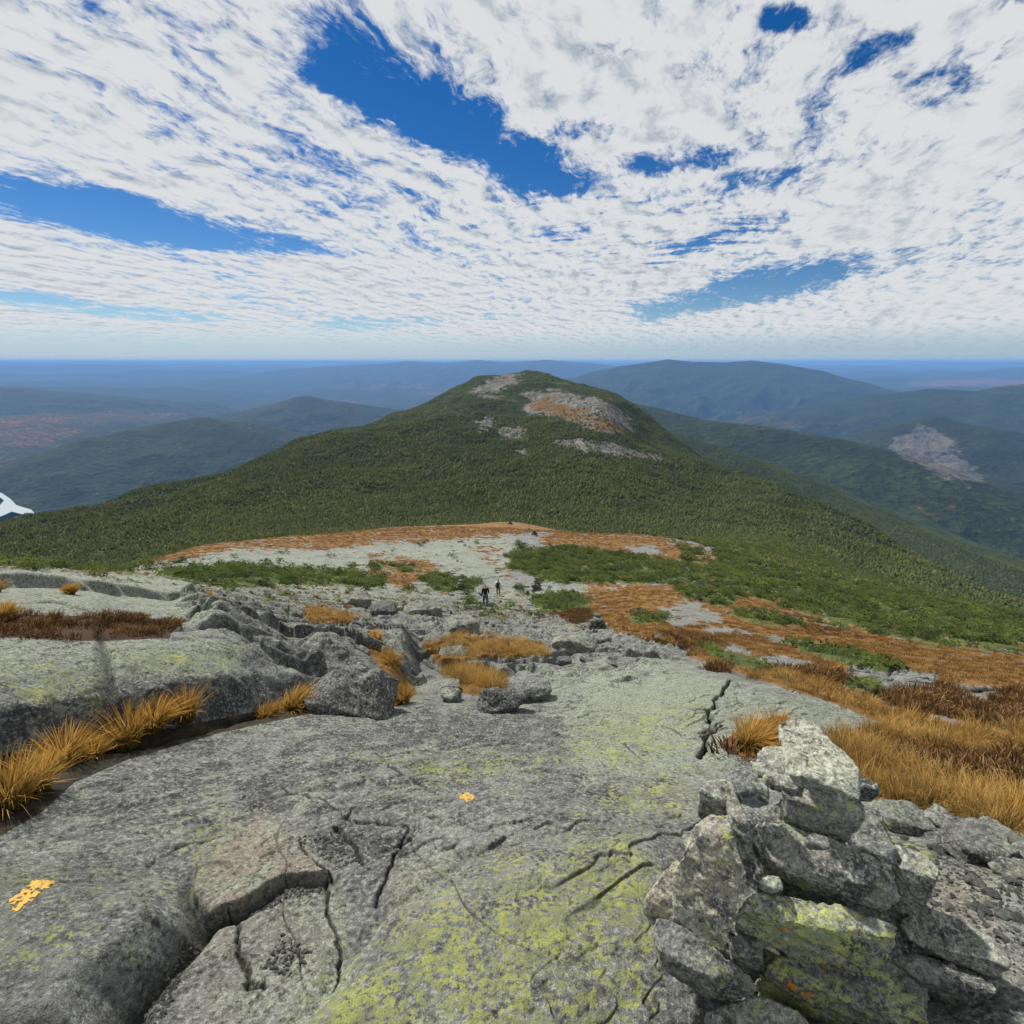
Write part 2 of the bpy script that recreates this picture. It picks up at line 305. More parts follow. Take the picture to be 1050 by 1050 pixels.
def range_line(r, y0, amp, seed, step=18):
    P = []; ph = [seed*1.7, seed*2.9, seed*.6]
    for px in range(-260, 1320, step):
        P.append((px, max(369., y0-amp*(.5*math.sin(px*.011+ph[0])+.35*math.sin(px*.031+ph[1])+.25*math.sin(px*.083+ph[2])+.3*_rl.uniform(-1, 1))), r))
    return P
for r, y0, amp, sd in [(13000, 399, 5.0, 1), (17000, 390, 4.5, 2), (22000, 382, 4., 3), (29000, 376, 3.2, 4), (38000, 372.6, 2.4, 5), (55000, 371, 1.2, 6)]:
    RIDGES.append((range_line(r, y0, amp, sd), .16, 300))
HORI = [(300,378,20000),(350,375,20000),(385,373.4,20000),(420,370.2,20000),(455,372.3,20000),(490,369.2,20000),(520,371.5,20000),(560,368.9,20000),(600,372,20000),(650,377,20000)]
RIDGES.append((HORI, .18, 300))
LAKE = [(1,505),(10,511),(17,518),(32,522.5),(36,527),(26,532),(18,534.5),(13,531),(24,527.5),(12,524.5),(2,529),(-15,533),(-15,520),(0,518),(4,513),(-4,507)]
LAKE_Z = EYE-.1998*3050
def plane_pt(px, py, z):
    d = ray(px, py); t = (z-EYE)/d.z; return (d.x*t, d.y*t)
LAKEW = [plane_pt(px, py, LAKE_Z) for px, py in LAKE]
POND_Z = EYE-760
PONDW = [plane_pt(px, py, POND_Z) for px, py in [(868,384.3),(880,383.6),(900,384),(893,385.3),(872,385.6)]]
def far_z(x, y):
    z = -760+140*fbm(x/4200, y/4200, 4, 80)
    g = ridged(x/700, y/700, 4, 81); g2 = ridged(x/2600, y/2600, 3, 82)
    for P, m, w in RIDGES:
        pts = np.array([at_range(*p) for p in P])
        reach = 950/m
        k = np.where((x > pts[:, 0].min()-reach) & (x < pts[:, 0].max()+reach) & (y > pts[:, 1].min()-reach) & (y < pts[:, 1].max()+reach))[0]
        if not len(k): continue
        X, Y = x[k], y[k]; best = np.full(X.shape, -1e9)
        for i in range(len(pts)-1):
            a, b = pts[i], pts[i+1]; e = b-a; L = e[0]**2+e[1]**2
            t = np.clip(((X-a[0])*e[0]+(Y-a[1])*e[1])/L, 0, 1)
            d = np.hypot(X-a[0]-t*e[0], Y-a[1]-t*e[1])
            am = sstep(0, 600*w/120, d)
            best = np.maximum(best, a[2]+t*e[2]-m*(np.sqrt(d*d+w*w)-w)*(1-.22*am*g[k]-.15*am*g2[k]))
        z[k] = np.maximum(z[k], best)
    lk = np.array(LAKEW); d = sdist(x, y, lk)
    z = np.where(d > -900, np.where(d > 0, LAKE_Z-8, np.minimum(z, LAKE_Z-8+np.maximum(0, -d)*.45)), z)
    d = sdist(x, y, np.array(PONDW)); z = np.where(d > -300, np.minimum(z, POND_Z-10), z)
    return z
def hump_z(x, y):
    r = np.hypot(x, y); z = base_z(x, y)
    h = sstep(15, 45, r)*(.55*fbm(x/14, y/14, 4, 3) + .30*ridged(x/5, y/7, 3, 4)*sstep(18, 30, r))*sstep(400, 120, r)
    h = h+sstep(230, 420, r)*(11*ridged(x/190, y/190, 4, 90)+2.2*ridged(x/40, y/40, 3, 91))
    return z+h
def any_z(x, y):
    r = np.hypot(x, y); z = hump_z(x, y)
    k = np.where(r > 620)[0]
    if len(k):
        zt = z[k]; zt = np.where(r[k] > 1650, -1e4, zt); z[k] = np.maximum(zt, far_z(x[k], y[k]))
    return z

# ------------------------------------------------------------------ mesh helpers
def mesh_obj(name, verts, faces, mat=None, parent=None, smooth=True):
    verts = np.asarray(verts, f32); faces = np.asarray(faces, np.int32)
    me = bpy.data.meshes.new(name); n = faces.shape[1]
    me.vertices.add(len(verts)); me.vertices.foreach_set('co', verts.ravel())
    me.loops.add(faces.size); me.loops.foreach_set('vertex_index', faces.ravel())
    me.polygons.add(len(faces)); me.polygons.foreach_set('loop_start', np.arange(len(faces), dtype=np.int32)*n)
    me.polygons.foreach_set('loop_total', np.full(len(faces), n, np.int32))
    if smooth: me.polygons.foreach_set('use_smooth', np.ones(len(faces), bool))
    me.update(calc_edges=True)
    if mat: me.materials.append(mat)
    o = bpy.data.objects.new(name, me); o.parent = parent
    return o
def link(o): COL.objects.link(o); return o
def tag(o, label=None, cat=None, group=None, kind=None):
    for k, v in (('label', label), ('category', cat), ('group', group), ('kind', kind)):
        if v: o[k] = v
    return o
def attr(me, name, typ, arr):
    a = me.attributes.new(name, typ, 'POINT')
    key = {'FLOAT': 'value', 'INT': 'value', 'FLOAT_VECTOR': 'vector', 'FLOAT_COLOR': 'color'}[typ]
    a.data.foreach_set(key, np.ascontiguousarray(arr).ravel())
def col_attr(me, name, a, b, c): attr(me, name, 'FLOAT_COLOR', np.stack([a, b, c, np.ones_like(a)], 1).astype(f32))
def polar(r_arr, th_arr, wrap):
    nr, nt = len(r_arr), len(th_arr)
    R, T = np.meshgrid(r_arr, th_arr, indexing='ij')
    x, y = (R*np.sin(T)).ravel(), (R*np.cos(T)).ravel()
    i, j = np.meshgrid(np.arange(nr-1), np.arange(nt if wrap else nt-1), indexing='ij')
    j2 = (j+1) % nt
    f = np.stack([i*nt+j, i*nt+j2, (i+1)*nt+j2, (i+1)*nt+j], -1).reshape(-1, 4)
    return x, y, f

# ------------------------------------------------------------------ materials
class NT:
    def __init__(s, name):
        s.m = bpy.data.materials.new(name); s.m.use_nodes = True; s.t = s.m.node_tree; s.t.nodes.clear()
        s.out = s.n('ShaderNodeOutputMaterial')
    def n(s, typ, ins=None, **kw):
        x = s.t.nodes.new(typ)
        for k, v in kw.items(): setattr(x, k, v)
        for k, v in (ins or {}).items():
            if isinstance(v, bpy.types.NodeSocket): s.t.links.new(v, x.inputs[k])
            elif v is not None: x.inputs[k].default_value = v
        return x
    def math(s, op, a, b=0., c=None, clamp=False): 
        x = s.n('ShaderNodeMath', operation=op, use_clamp=clamp)
        for i, v in enumerate((a, b, c)):
            if v is None: continue
            if isinstance(v, bpy.types.NodeSocket): s.t.links.new(v, x.inputs[i])
            else: x.inputs[i].default_value = v
        return x.outputs[0]
    def noise(s, scale, det=4, rough=.5, vec=None, dist=0.): return s.n('ShaderNodeTexNoise', {'Scale': scale, 'Detail': det, 'Roughness': rough, 'Vector': vec, 'Distortion': dist}).outputs['Fac']
    def ramp(s, v, a, b, lo=0., hi=1.): return s.n('ShaderNodeMapRange', {'Value': v, 'From Min': a, 'From Max': b, 'To Min': lo, 'To Max': hi}, interpolation_type='SMOOTHSTEP').outputs[0]
    def mix(s, f, a, b, blend='MIX'):
        x = s.n('ShaderNodeMix', data_type='RGBA', blend_type=blend)
        for i, v in ((0, f), (6, a), (7, b)):
            if isinstance(v, bpy.types.NodeSocket): s.t.links.new(v, x.inputs[i])
            elif i == 0: x.inputs[0].default_value = v
            else: x.inputs[i].default_value = (*v[:3], 1)
        return x.outputs[2]
    def attr(s, name): 
        a = s.n('ShaderNodeAttribute', attribute_name=name)
        return s.n('ShaderNodeSeparateColor', {0: a.outputs['Color']}).outputs
    def bump(s, hgt, strength=.5, dist=.01, nrm=None): return s.n('ShaderNodeBump', {'Height': hgt, 'Strength': strength, 'Distance': dist, 'Normal': nrm}).outputs[0]
    def bsdf(s, col, rough=.9, nrm=None, spec=.25, **kw):
        b = s.n('ShaderNodeBsdfPrincipled', {'Base Color': col if isinstance(col, bpy.types.NodeSocket) else (*col, 1), 'Roughness': rough, 'Normal': nrm, 'Specular IOR Level': spec})
        s.t.links.new(b.outputs[0], s.out.inputs[0]); return b

def rock_color(N, P, pale, yel, dark, tan, sc=1., lgf=.55):
    big = N.noise(.9*sc, 5, .6, P); mid = N.noise(6*sc, 6, .65, P); fine = N.noise(46*sc, 5, .75, P); grit = N.noise(170*sc, 3, .7, P)
    c = N.mix(N.ramp(big, .3, .7), (.148,.155,.145), (.228,.236,.215))
    c = N.mix(N.ramp(mid, .38, .62), N.mix(.55, c, (.06,.062,.066)), c)
    c = N.mix(N.math('MULTIPLY', tan, N.ramp(mid, .3, .6, .5, .9)), c, (.26,.215,.16))
    pn = N.math('ADD', N.math('MULTIPLY', N.noise(3.4*sc, 8, .72, P), .7), N.math('MULTIPLY', N.noise(17*sc, 5, .7, P), .3))
    c = N.mix(N.math('MULTIPLY', N.ramp(N.math('ADD', pn, N.math('MULTIPLY', pale, .17)), .52, .64), .8), c, N.mix(N.ramp(fine, .35, .65), (.17,.195,.14), (.30,.33,.255)))
    dn = N.noise(5.2*sc, 9, .75, P)
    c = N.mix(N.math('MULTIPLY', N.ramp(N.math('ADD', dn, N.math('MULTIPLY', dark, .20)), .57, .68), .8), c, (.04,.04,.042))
    c = N.mix(N.math('MULTIPLY', N.ramp(fine, .52, .60), .65), c, (.37,.38,.355))
    c = N.mix(N.math('MULTIPLY', N.math('MULTIPLY', N.ramp(fine, .475, .38), N.ramp(mid, .34, .60, 1., .35)), .92), c, (.018,.019,.02))
    c = N.mix(N.math('MULTIPLY', N.ramp(N.noise(22*sc, 7, .78, P), .54, .62), .80), c, (.03,.031,.032))
    lg = N.noise(.42*sc, 8, .7, P)
    c = N.mix(N.math('MULTIPLY', N.ramp(lg, .52, .64), lgf), c, (.05,.05,.052))
    yn = N.math('ADD', N.math('MULTIPLY', N.noise(34*sc, 5, .68, P), .68), N.math('MULTIPLY', N.noise(4.2*sc, 4, .6, P), .32))
    ym = N.math('MULTIPLY', N.ramp(N.math('ADD', yn, N.math('MULTIPLY', yel, .118)), .585, .63), N.ramp(yel, .0, .2))
    c = N.mix(N.math('MULTIPLY', ym, .85), c, N.mix(N.ramp(N.noise(9*sc, 4, .6, P), .4, .62), (.18,.205,.10), (.30,.325,.085)))
    c = N.mix(N.math('MULTIPLY', N.ramp(grit, .5, .66), .55), c, (.02,.02,.02))
    hgt = N.math('ADD', N.math('MULTIPLY', mid, .6), N.math('ADD', N.math('MULTIPLY', fine, .42), N.math('MULTIPLY', grit, .10)))
    return c, hgt

def ground_mat():
    N = NT('tundra_bedrock'); P = N.n('ShaderNodeNewGeometry').outputs['Position']
    A, B, C = N.attr('cov_a'), N.attr('cov_b'), N.attr('cov_c')
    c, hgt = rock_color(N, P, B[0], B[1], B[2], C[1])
    n1 = N.noise(1.1, 6, .7, P); n2 = N.noise(.17, 4, .6, P); n3 = N.noise(9, 5, .75, P)
    sed = N.mix(N.ramp(n1, .35, .65), (.145,.07,.018), (.215,.122,.036)); sed = N.mix(N.ramp(n2, .42, .66), sed, (.135,.058,.017)); sed = N.mix(N.math('MULTIPLY', N.ramp(N.noise(.6, 5, .7, P), .55, .68), .6), sed, (.10,.085,.03))
    sed = N.mix(N.math('MULTIPLY', N.ramp(n3, .45, .65), .55), sed, (.06,.03,.012))
    red = N.mix(N.ramp(n1, .35, .7), (.038,.022,.014), (.078,.038,.02)); red = N.mix(N.ramp(n3, .5, .7), red, (.03,.016,.01))
    scr = N.mix(N.ramp(n1, .35, .65), (.035,.05,.014), (.085,.105,.024))
    soil = N.mix(N.ramp(n3, .4, .65), (.018,.017,.012), (.055,.045,.025))
    e = N.math('MULTIPLY', N.math('SUBTRACT', n3, .5), .5)
    for col, w in ((scr, A[1]), (red, A[2]), (sed, A[0]), (soil, C[0])):
        c = N.mix(N.ramp(N.math('ADD', w, e), .38, .62), c, col)
    c = N.mix(N.math('MULTIPLY', C[2], .9), c, (.014,.013,.011)); nr = N.bump(hgt, 1., .045)
    N.bsdf(c, .88, nr, .22); return N.m
def stone_mat(name, pale, yel, dark, tan, orange=0., sc=1.6, lgf=.4, gain=1.):
    N = NT(name); tc = N.n('ShaderNodeTexCoord').outputs['Object']
    r = N.n('ShaderNodeObjectInfo').outputs['Random']
    P = N.n('ShaderNodeVectorMath', {0: tc, 1: N.n('ShaderNodeCombineXYZ', {0: N.math('MULTIPLY', r, 31.), 1: N.math('MULTIPLY', r, 57.), 2: r}).outputs[0]}, operation='ADD').outputs[0]
    v = lambda x: N.n('ShaderNodeValue').outputs[0]
    def val(x):
        n = N.n('ShaderNodeValue'); n.outputs[0].default_value = x; return n.outputs[0]
    c, hgt = rock_color(N, P, val(pale), val(yel), val(dark), val(tan), sc, lgf)
    if gain != 1.: c = N.mix(1., c, (gain, gain, gain), 'MULTIPLY')
    if orange: c = N.mix(N.ramp(N.noise(11, 3, .5, P), .66, .69), c, (.50,.21,.03))
    N.bsdf(c, .88, N.bump(hgt, 1., .02), .22); return N.m
def plant_mat(name, a, b, trans=.35, tint=None, var=(.7, 1.25), tip=None, patch=None, pscale=.014, crest=None):
    N = NT(name); r = N.n('ShaderNodeObjectInfo').outputs['Random']
    c = N.mix(r, a, b)
    if tint: c = N.mix(N.ramp(N.math('FRACT', N.math('MULTIPLY', r, 7.31)), .55, .95), c, tint)
    vv = N.math('FRACT', N.math('MULTIPLY', r, 13.7)); k = N.n('ShaderNodeMapRange', {'Value': vv, 'To Min': var[0], 'To Max': var[1]}).outputs[0]
    g = N.n('ShaderNodeNewGeometry')
    if patch: c = N.mix(N.math('MULTIPLY', N.ramp(N.noise(pscale, 6, .68, g.outputs['Position']), .46, .62), .8), c, patch)
    if crest: c = N.mix(N.ramp(N.math('MULTIPLY_ADD', N.noise(.03, 4, .6, g.outputs['Position']), 90., N.n('ShaderNodeSeparateXYZ', {0: g.outputs['Position']}).outputs[2]), -100, 5, 0., .8), c, crest)
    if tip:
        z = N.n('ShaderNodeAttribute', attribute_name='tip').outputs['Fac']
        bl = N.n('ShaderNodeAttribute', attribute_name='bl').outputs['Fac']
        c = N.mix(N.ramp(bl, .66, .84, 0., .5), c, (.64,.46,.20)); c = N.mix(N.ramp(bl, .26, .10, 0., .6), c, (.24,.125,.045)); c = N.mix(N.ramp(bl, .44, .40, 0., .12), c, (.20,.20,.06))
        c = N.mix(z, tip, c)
    c = N.mix(1., c, N.n('ShaderNodeCombineColor', {0: k, 1: k, 2: k}).outputs[0], 'MULTIPLY')
    d = N.n('ShaderNodeBsdfDiffuse', {'Color': c}); t = N.n('ShaderNodeBsdfTranslucent', {'Color': c})
    m = N.n('ShaderNodeMixShader', {0: trans, 1: d.outputs[0], 2: t.outputs[0]})
    N.t.links.new(m.outputs[0], N.out.inputs[0]); return N.m
def hill_mat(tree_scale, name, gr=1., rg=1.):
    N = NT(name); P = N.n('ShaderNodeNewGeometry').outputs['Position']; A = N.attr('cov_a')
    sp = N.n('ShaderNodeMapping', {'Vector': P, 'Scale': (1, 1, .3)}).outputs[0]; ns = N.noise(tree_scale*.9, 6, .75, sp)
    n = N.noise(tree_scale, 4, .7, P); n2 = N.noise(tree_scale*.16, 5, .65, P); n3 = N.noise(tree_scale*.03, 5, .6, P)
    c = N.mix(N.ramp(n2, .35, .68), (.028*gr,.045*gr,.018*gr), (.062*gr,.085*gr,.028*gr))
    fall = N.mix(N.ramp(n2, .4, .6), (.21,.085,.05), (.36,.125,.06))
    c = N.mix(N.math('MULTIPLY', N.ramp(N.math('ADD', N.math('ADD', N.math('MULTIPLY', n, .5), N.math('MULTIPLY', n3, .5)), A[0]), .85, 1.15), .85), c, fall)
    c = N.mix(N.ramp(n, .40, .62), N.mix(.65, c, (.01,.014,.008)), c)
    rk = N.mix(N.ramp(ns, .40, .60), (.065*rg,.065*rg,.062*rg), (.19*rg,.182*rg,.17*rg)); rk = N.mix(N.ramp(n2, .5, .7), rk, (.13,.115,.085))
    rk = N.mix(N.ramp(N.math('ADD', n2, A[2]), .9, 1.1), rk, N.mix(N.ramp(n, .4, .6), (.11,.065,.028), (.165,.105,.045)))
    c = N.mix(N.ramp(N.math('ADD', A[1], N.math('SUBTRACT', N.math('ADD', N.math('MULTIPLY', n2, 2.2), N.math('MULTIPLY', n, 1.1)), 1.65)), .45, .60), c, rk)
    N.bsdf(c, .95, N.bump(N.math('ADD', n, N.math('MULTIPLY', n2, 2.)), 1., .8/tree_scale), .1); return N.m
M = {}
M['ground'] = ground_mat(); M['hump'] = hill_mat(.16, 'mountain_floor', .9); M['hills'] = hill_mat(.035, 'forested_hills', .6, .58)
M['stone'] = stone_mat('cairn_stone', .35, .22, .3, .25, 0, 1.6, .3, 1.5); M['stone_pale'] = stone_mat('pale_cairn_stone', .45, 0., -.3, .7, 0, 1.6, 0., 1.45)
M['stone_yel'] = stone_mat('lichen_cairn_stone', .3, .78, .4, .1, 1., 1.6, .35, 1.5); M['stone_dark'] = stone_mat('dark_cairn_stone', .25, .15, .5, 0., 0, 1.6, .4, 1.2)
M['stone_tan'] = stone_mat('brown_cairn_stone', .2, .35, .35, .7, 0, 1.6, .3, 1.5); M['boulder'] = stone_mat('boulder_stone', .35, .15, .35, .1, 0, 1.2)
M['boulder_dark'] = stone_mat('dark_boulder_stone', .1, 0., 1., 0., 0, 1.2)

# ------------------------------------------------------------------ ground sheet
front = np.concatenate([np.linspace(-1.02, 1.02, 1180)]); side = np.linspace(1.05, 2*math.pi-1.05, 70)
TH = np.concatenate([front, side])
RN = np.concatenate([np.linspace(.03, .7, 20), np.exp(np.linspace(math.log(.72), math.log(230), 1420))])
x, y, fc = polar(RN, TH, True)
z, crk, u, v, r = near_fields(x, y)
cv = cover(x, y, u, v, r)
veg = sstep(3, 8, r)*(cv[SEDGE]*.05+cv[SCRUB]*.12)
z = z + veg
g = mesh_obj('ground', np.stack([x, y, z], 1), fc, M['ground']); link(g); tag(g, kind='structure')
col_attr(g.data, 'cov_a', cv[SEDGE], cv[SCRUB], cv[RED])
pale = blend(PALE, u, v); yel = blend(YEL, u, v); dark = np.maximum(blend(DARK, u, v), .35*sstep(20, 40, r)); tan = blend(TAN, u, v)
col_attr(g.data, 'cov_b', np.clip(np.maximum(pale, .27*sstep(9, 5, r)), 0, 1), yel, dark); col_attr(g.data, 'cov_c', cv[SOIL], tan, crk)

# ------------------------------------------------------------------ the mountain ahead and the hills beyond
OUT = [(1, 5, [(500,392),(520,384),(530,386),(516,397),(506,404),(486,404)]), (1, 4, [(535,404),(560,402),(600,405),(640,422),(648,441),(632,444),(612,430),(575,416),(545,411)]), (1, 4, [(530,414),(560,411),(600,418),(640,436),(640,444),(600,441),(575,428),(540,424)]),
       (1, 3, [(566,452),(600,450),(640,457),(682,472),(650,470),(600,462)]), (1, 3, [(488,433),(500,428),(507,431),(500,441),(490,440)]), (.9, 3, [(510,440),(535,437),(540,442),(530,450),(514,450)]), (.9, 2, [(530,462),(540,460),(542,466),(534,468)]),
       (.8, 3, [(556,396),(576,399),(574,404),(560,402)]), (.7, 3, [(584,402),(600,405),(590,410)])]
ORG = [(1, 5, [(530,412),(560,408),(600,418),(640,434),(645,446),(600,442),(560,428)]), (.8, 4, [(600,450),(690,472),(650,474)]), (.8, 3, [(508,440),(540,436),(540,452),(512,452)])]
TH2 = np.concatenate([np.linspace(-1.0, 1.0, 900), np.linspace(1.05, 2*math.pi-1.05, 60)])
RH = np.exp(np.linspace(math.log(230), math.log(1700), 360))
x, y, fc = polar(RH, TH2, True); z = any_z(x, y); u, v = project(x, y, z)
wob = 5*fbm(np.arctan2(x, y)*40, np.log(np.hypot(x, y))*40, 3, 95)
def hump_cov(u, v, wob):
    ro, og = blend(OUT, u+wob, v+wob*.5, 1.8), blend(ORG, u+wob, v+wob*.4); return ro, og
ro, og = hump_cov(u, v, wob); ok = (y > 0)
ro *= ok; og *= ok
o = mesh_obj('mountain', np.stack([x, y, z], 1), fc, M['hump']); link(o); tag(o, kind='structure')
col_attr(o.data, 'cov_a', ro*0, ro, og*.6)
RF = np.exp(np.linspace(math.log(1700), math.log(68000), 620))
x, y, fc = polar(RF, TH2, True); z = any_z(x, y); u, v = project(x, y, z); r = np.hypot(x, y)
FALL = [(.42, 10, [(-50,425),(100,415),(230,415),(330,405),(420,410),(330,425),(205,430),(100,445),(0,485),(-50,480)]), (.42, 10, [(720,432),(790,420),(860,440),(830,450),(770,440)]), (.38, 15, [(900,500),(1050,510),(1330,600),(960,560)]), (.52, 4, [(930,388),(1330,384),(1330,396),(980,399),(920,398)]), (.42, 8, [(350,385),(480,390),(560,400),(430,412),(330,400)])]
fall = blend(FALL, u, v)
cliff = blend([(.85, 9, [(911,462),(922,444),(940,437),(958,440),(972,452),(990,470),(1004,492),(1000,500),(975,488),(945,476),(925,472)])], u+2*fbm(x/60, z/60, 3, 97), v)
o = mesh_obj('far_hills', np.stack([x, y, z], 1), fc, M['hills']); link(o); tag(o, kind='structure')
col_attr(o.data, 'cov_a', fall, cliff, cliff*0)

Nw = NT('lake_water'); Nw.bsdf((.10,.14,.16), .45, Nw.bump(Nw.noise(.02, 3), .15, 3.), .5); M['water'] = Nw.m
def sheet(name, pts, z, th=3.):
    n = len(pts); vs = [(a, b, z) for a, b in pts]+[(a, b, z-th) for a, b in pts]
    bm = bmesh.new(); V = [bm.verts.new(q) for q in vs]
    bm.faces.new(V[:n]); bm.faces.new(V[n:][::-1])
    for i in range(n): bm.faces.new((V[i], V[n+i], V[n+(i+1) % n], V[(i+1) % n]))
    bmesh.ops.recalc_face_normals(bm, faces=bm.faces)
    me = bpy.data.meshes.new(name); bm.to_mesh(me); me.materials.append(M['water'])
    return tag(link(bpy.data.objects.new(name, me)), kind='structure')
sheet('lake', LAKEW, LAKE_Z); sheet('lake', PONDW, POND_Z)

# ------------------------------------------------------------------ scatter by geometry nodes (only for stuff)
def scatter(name, pts, rot, scl, idx, protos, label, cat):
    me = bpy.data.meshes.new(name); me.vertices.add(len(pts)); me.vertices.foreach_set('co', np.asarray(pts, f32).ravel())
    attr(me, 'rot', 'FLOAT_VECTOR', np.asarray(rot, f32)); attr(me, 'scl', 'FLOAT_VECTOR', np.asarray(scl, f32)); attr(me, 'idx', 'INT', np.asarray(idx, np.int32))
    o = link(bpy.data.objects.new(name, me)); tag(o, label, cat, kind='stuff')
    t = bpy.data.node_groups.new(name, 'GeometryNodeTree')
    t.interface.new_socket('Geometry', in_out='INPUT', socket_type='NodeSocketGeometry'); t.interface.new_socket('Geometry', in_out='OUTPUT', socket_type='NodeSocketGeometry')
    gi, go = t.nodes.new('NodeGroupInput'), t.nodes.new('NodeGroupOutput'); iop = t.nodes.new('GeometryNodeInstanceOnPoints'); jn = t.nodes.new('GeometryNodeJoinGeometry')
    for p in protos:
        oi = t.nodes.new('GeometryNodeObjectInfo'); oi.inputs['Object'].default_value = p; oi.inputs['As Instance'].default_value = True
        t.links.new(oi.outputs['Geometry'], jn.inputs[0])
    def na(nm, typ):
        a = t.nodes.new('GeometryNodeInputNamedAttribute'); a.data_type = typ; a.inputs['Name'].default_value = nm; return a.outputs['Attribute']
    t.links.new(gi.outputs[0], iop.inputs['Points']); t.links.new(jn.outputs[0], iop.inputs['Instance']); iop.inputs['Pick Instance'].default_value = True
    t.links.new(na('idx', 'INT'), iop.inputs['Instance Index']); t.links.new(na('rot', 'FLOAT_VECTOR'), iop.inputs['Rotation']); t.links.new(na('scl', 'FLOAT_VECTOR'), iop.inputs['Scale'])
    t.links.new(iop.outputs[0], go.inputs[0])
    o.modifiers.new('scatter', 'NODES').node_group = t
    return o

def conifer_mesh(seed, tiers=7, wide=.30):
    g = np.random.default_rng(seed); V = []; Fc = []
    for i in range(tiers):
        t = i/(tiers-1); zc = .10+.78*t; rad = wide*(1-t)**.8+.03; n = 9
        for k in range(n):
            if g.random() < .12: continue
            a = 2*math.pi*(k+g.uniform(-.35, .35))/n + i*.6; rr = rad*g.uniform(.6, 1.2); dz = g.uniform(-.10, -.02)
            w = rr*.30+.018; ca, sa = math.cos(a), math.sin(a); b = len(V)
            V += [(ca*.01, sa*.01, zc+.08), (ca*rr*.6-sa*w, sa*rr*.6+ca*w, zc+dz*.3), (ca*rr, sa*rr, zc+dz+g.uniform(0, .05)), (ca*rr*.6+sa*w, sa*rr*.6-ca*w, zc+dz*.3)]
            Fc.append((b, b+1, b+2, b+3))
    b = len(V); V += [(0, 0, 1.), (.03, .02, .82), (-.03, .02, .82), (0, -.03, .82)]; Fc += [(b, b+1, b+2, b+2), ]
    Fc[-1] = (b, b+1, b+3, b+2)
    for q in range(4):
        pass
    b = len(V); V += [(.012, 0, .9), (-.012, 0, .9), (-.025, 0, -.1), (.025, 0, -.1), (0, .012, .9), (0, -.012, .9), (0, -.025, -.1), (0, .025, -.1)]; Fc += [(b, b+1, b+2, b+3), (b+4, b+5, b+6, b+7)]
    return V, Fc
def bush_mesh(seed, n=170):
    g = np.random.default_rng(seed); V = []; Fc = []
    tops = [(g.uniform(-.35, .35), g.uniform(-.35, .35), g.uniform(.45, .95)) for _ in range(7)]
    for i in range(n):
        tx, ty, tz = tops[g.integers(7)]; t = g.random()**.7
        a = g.uniform(0, 6.28); rr = (1-t)*.30+.03; p = np.array([tx+math.cos(a)*rr*g.uniform(.5, 1), ty+math.sin(a)*rr*g.uniform(.5, 1), tz*(.1+.9*t)])
        d = np.array([math.cos(a), math.sin(a), g.uniform(.2, 1.2)]); d /= np.linalg.norm(d); s = np.array([-math.sin(a), math.cos(a), 0]); L = g.uniform(.08, .17); w = L*.32; b = len(V)
        V += [tuple(p), tuple(p+d*L*.5+s*w), tuple(p+d*L), tuple(p+d*L*.5-s*w)]; Fc.append((b, b+1, b+2, b+3))
    return V, Fc
def tuft_mesh(seed, n, hgt, spread, width, lean=(0, 0)):
    g = np.random.default_rng(seed); V = []; Fc = []; T = []; BL = []
    for i in range(n):
        bl_ = g.random()
        a = g.uniform(0, 6.283); b0 = spread*.45*math.sqrt(g.random()); px_, py_ = b0*math.cos(a), b0*math.sin(a)
        a2 = a+g.normal(0, .7); L = hgt*g.uniform(.55, 1.1); out = g.uniform(.15, .95)*L*(.35+.65*b0/(spread*.45+1e-6)); w = width*g.uniform(.7, 1.3)
        dx, dy = math.cos(a2)*out+lean[0]*L, math.sin(a2)*out+lean[1]*L; va = g.uniform(0, 3.14); sx, sy = math.cos(va)*w, math.sin(va)*w
        b = len(V)
        for t, ww in ((0, 1), (.35, .9), (.7, .6), (1, .08)):
            zz = L*(t-.42*t*t*min(1.2, out/L*1.3)); c = (px_+dx*t**1.7, py_+dy*t**1.7, zz-.02)
            V += [(c[0]-sx*ww, c[1]-sy*ww, c[2]), (c[0]+sx*ww, c[1]+sy*ww, c[2])]; T += [t, t]; BL += [bl_, bl_]
        for k in range(3): Fc.append((b+2*k, b+2*k+1, b+2*k+3, b+2*k+2))
    return V, Fc, T, BL
def tuft_obj(name, seed, n, hgt, spread, width, mat, lean=(0, 0)):
    V, Fc, T, BL = tuft_mesh(seed, n, hgt, spread, width, lean); o = mesh_obj(name, V, Fc, mat, smooth=True); attr(o.data, 'tip', 'FLOAT', np.array(T, f32)); attr(o.data, 'bl', 'FLOAT', np.array(BL, f32)); return o
M['spruce'] = plant_mat('spruce_needles', (.046,.068,.028), (.085,.110,.042), .25, (.14,.145,.08), (.65, 1.35), patch=(.135,.155,.05), crest=(.15,.165,.06))
M['scrub'] = plant_mat('scrub_needles', (.058,.080,.022), (.115,.135,.036), .3, (.05,.066,.034), patch=(.045,.068,.024), pscale=.16)
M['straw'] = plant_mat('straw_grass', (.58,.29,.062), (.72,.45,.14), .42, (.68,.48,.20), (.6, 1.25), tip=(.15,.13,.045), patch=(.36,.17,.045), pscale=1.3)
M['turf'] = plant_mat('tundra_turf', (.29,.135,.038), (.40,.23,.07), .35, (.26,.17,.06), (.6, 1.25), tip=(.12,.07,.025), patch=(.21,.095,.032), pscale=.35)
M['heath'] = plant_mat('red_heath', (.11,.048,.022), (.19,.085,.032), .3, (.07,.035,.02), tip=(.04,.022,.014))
PT = [mesh_obj('spruce', *conifer_mesh(s, tr, w), M['spruce'], smooth=False) for s, tr, w in ((1, 7, .30), (2, 6, .36), (3, 8, .26), (4, 6, .42))]
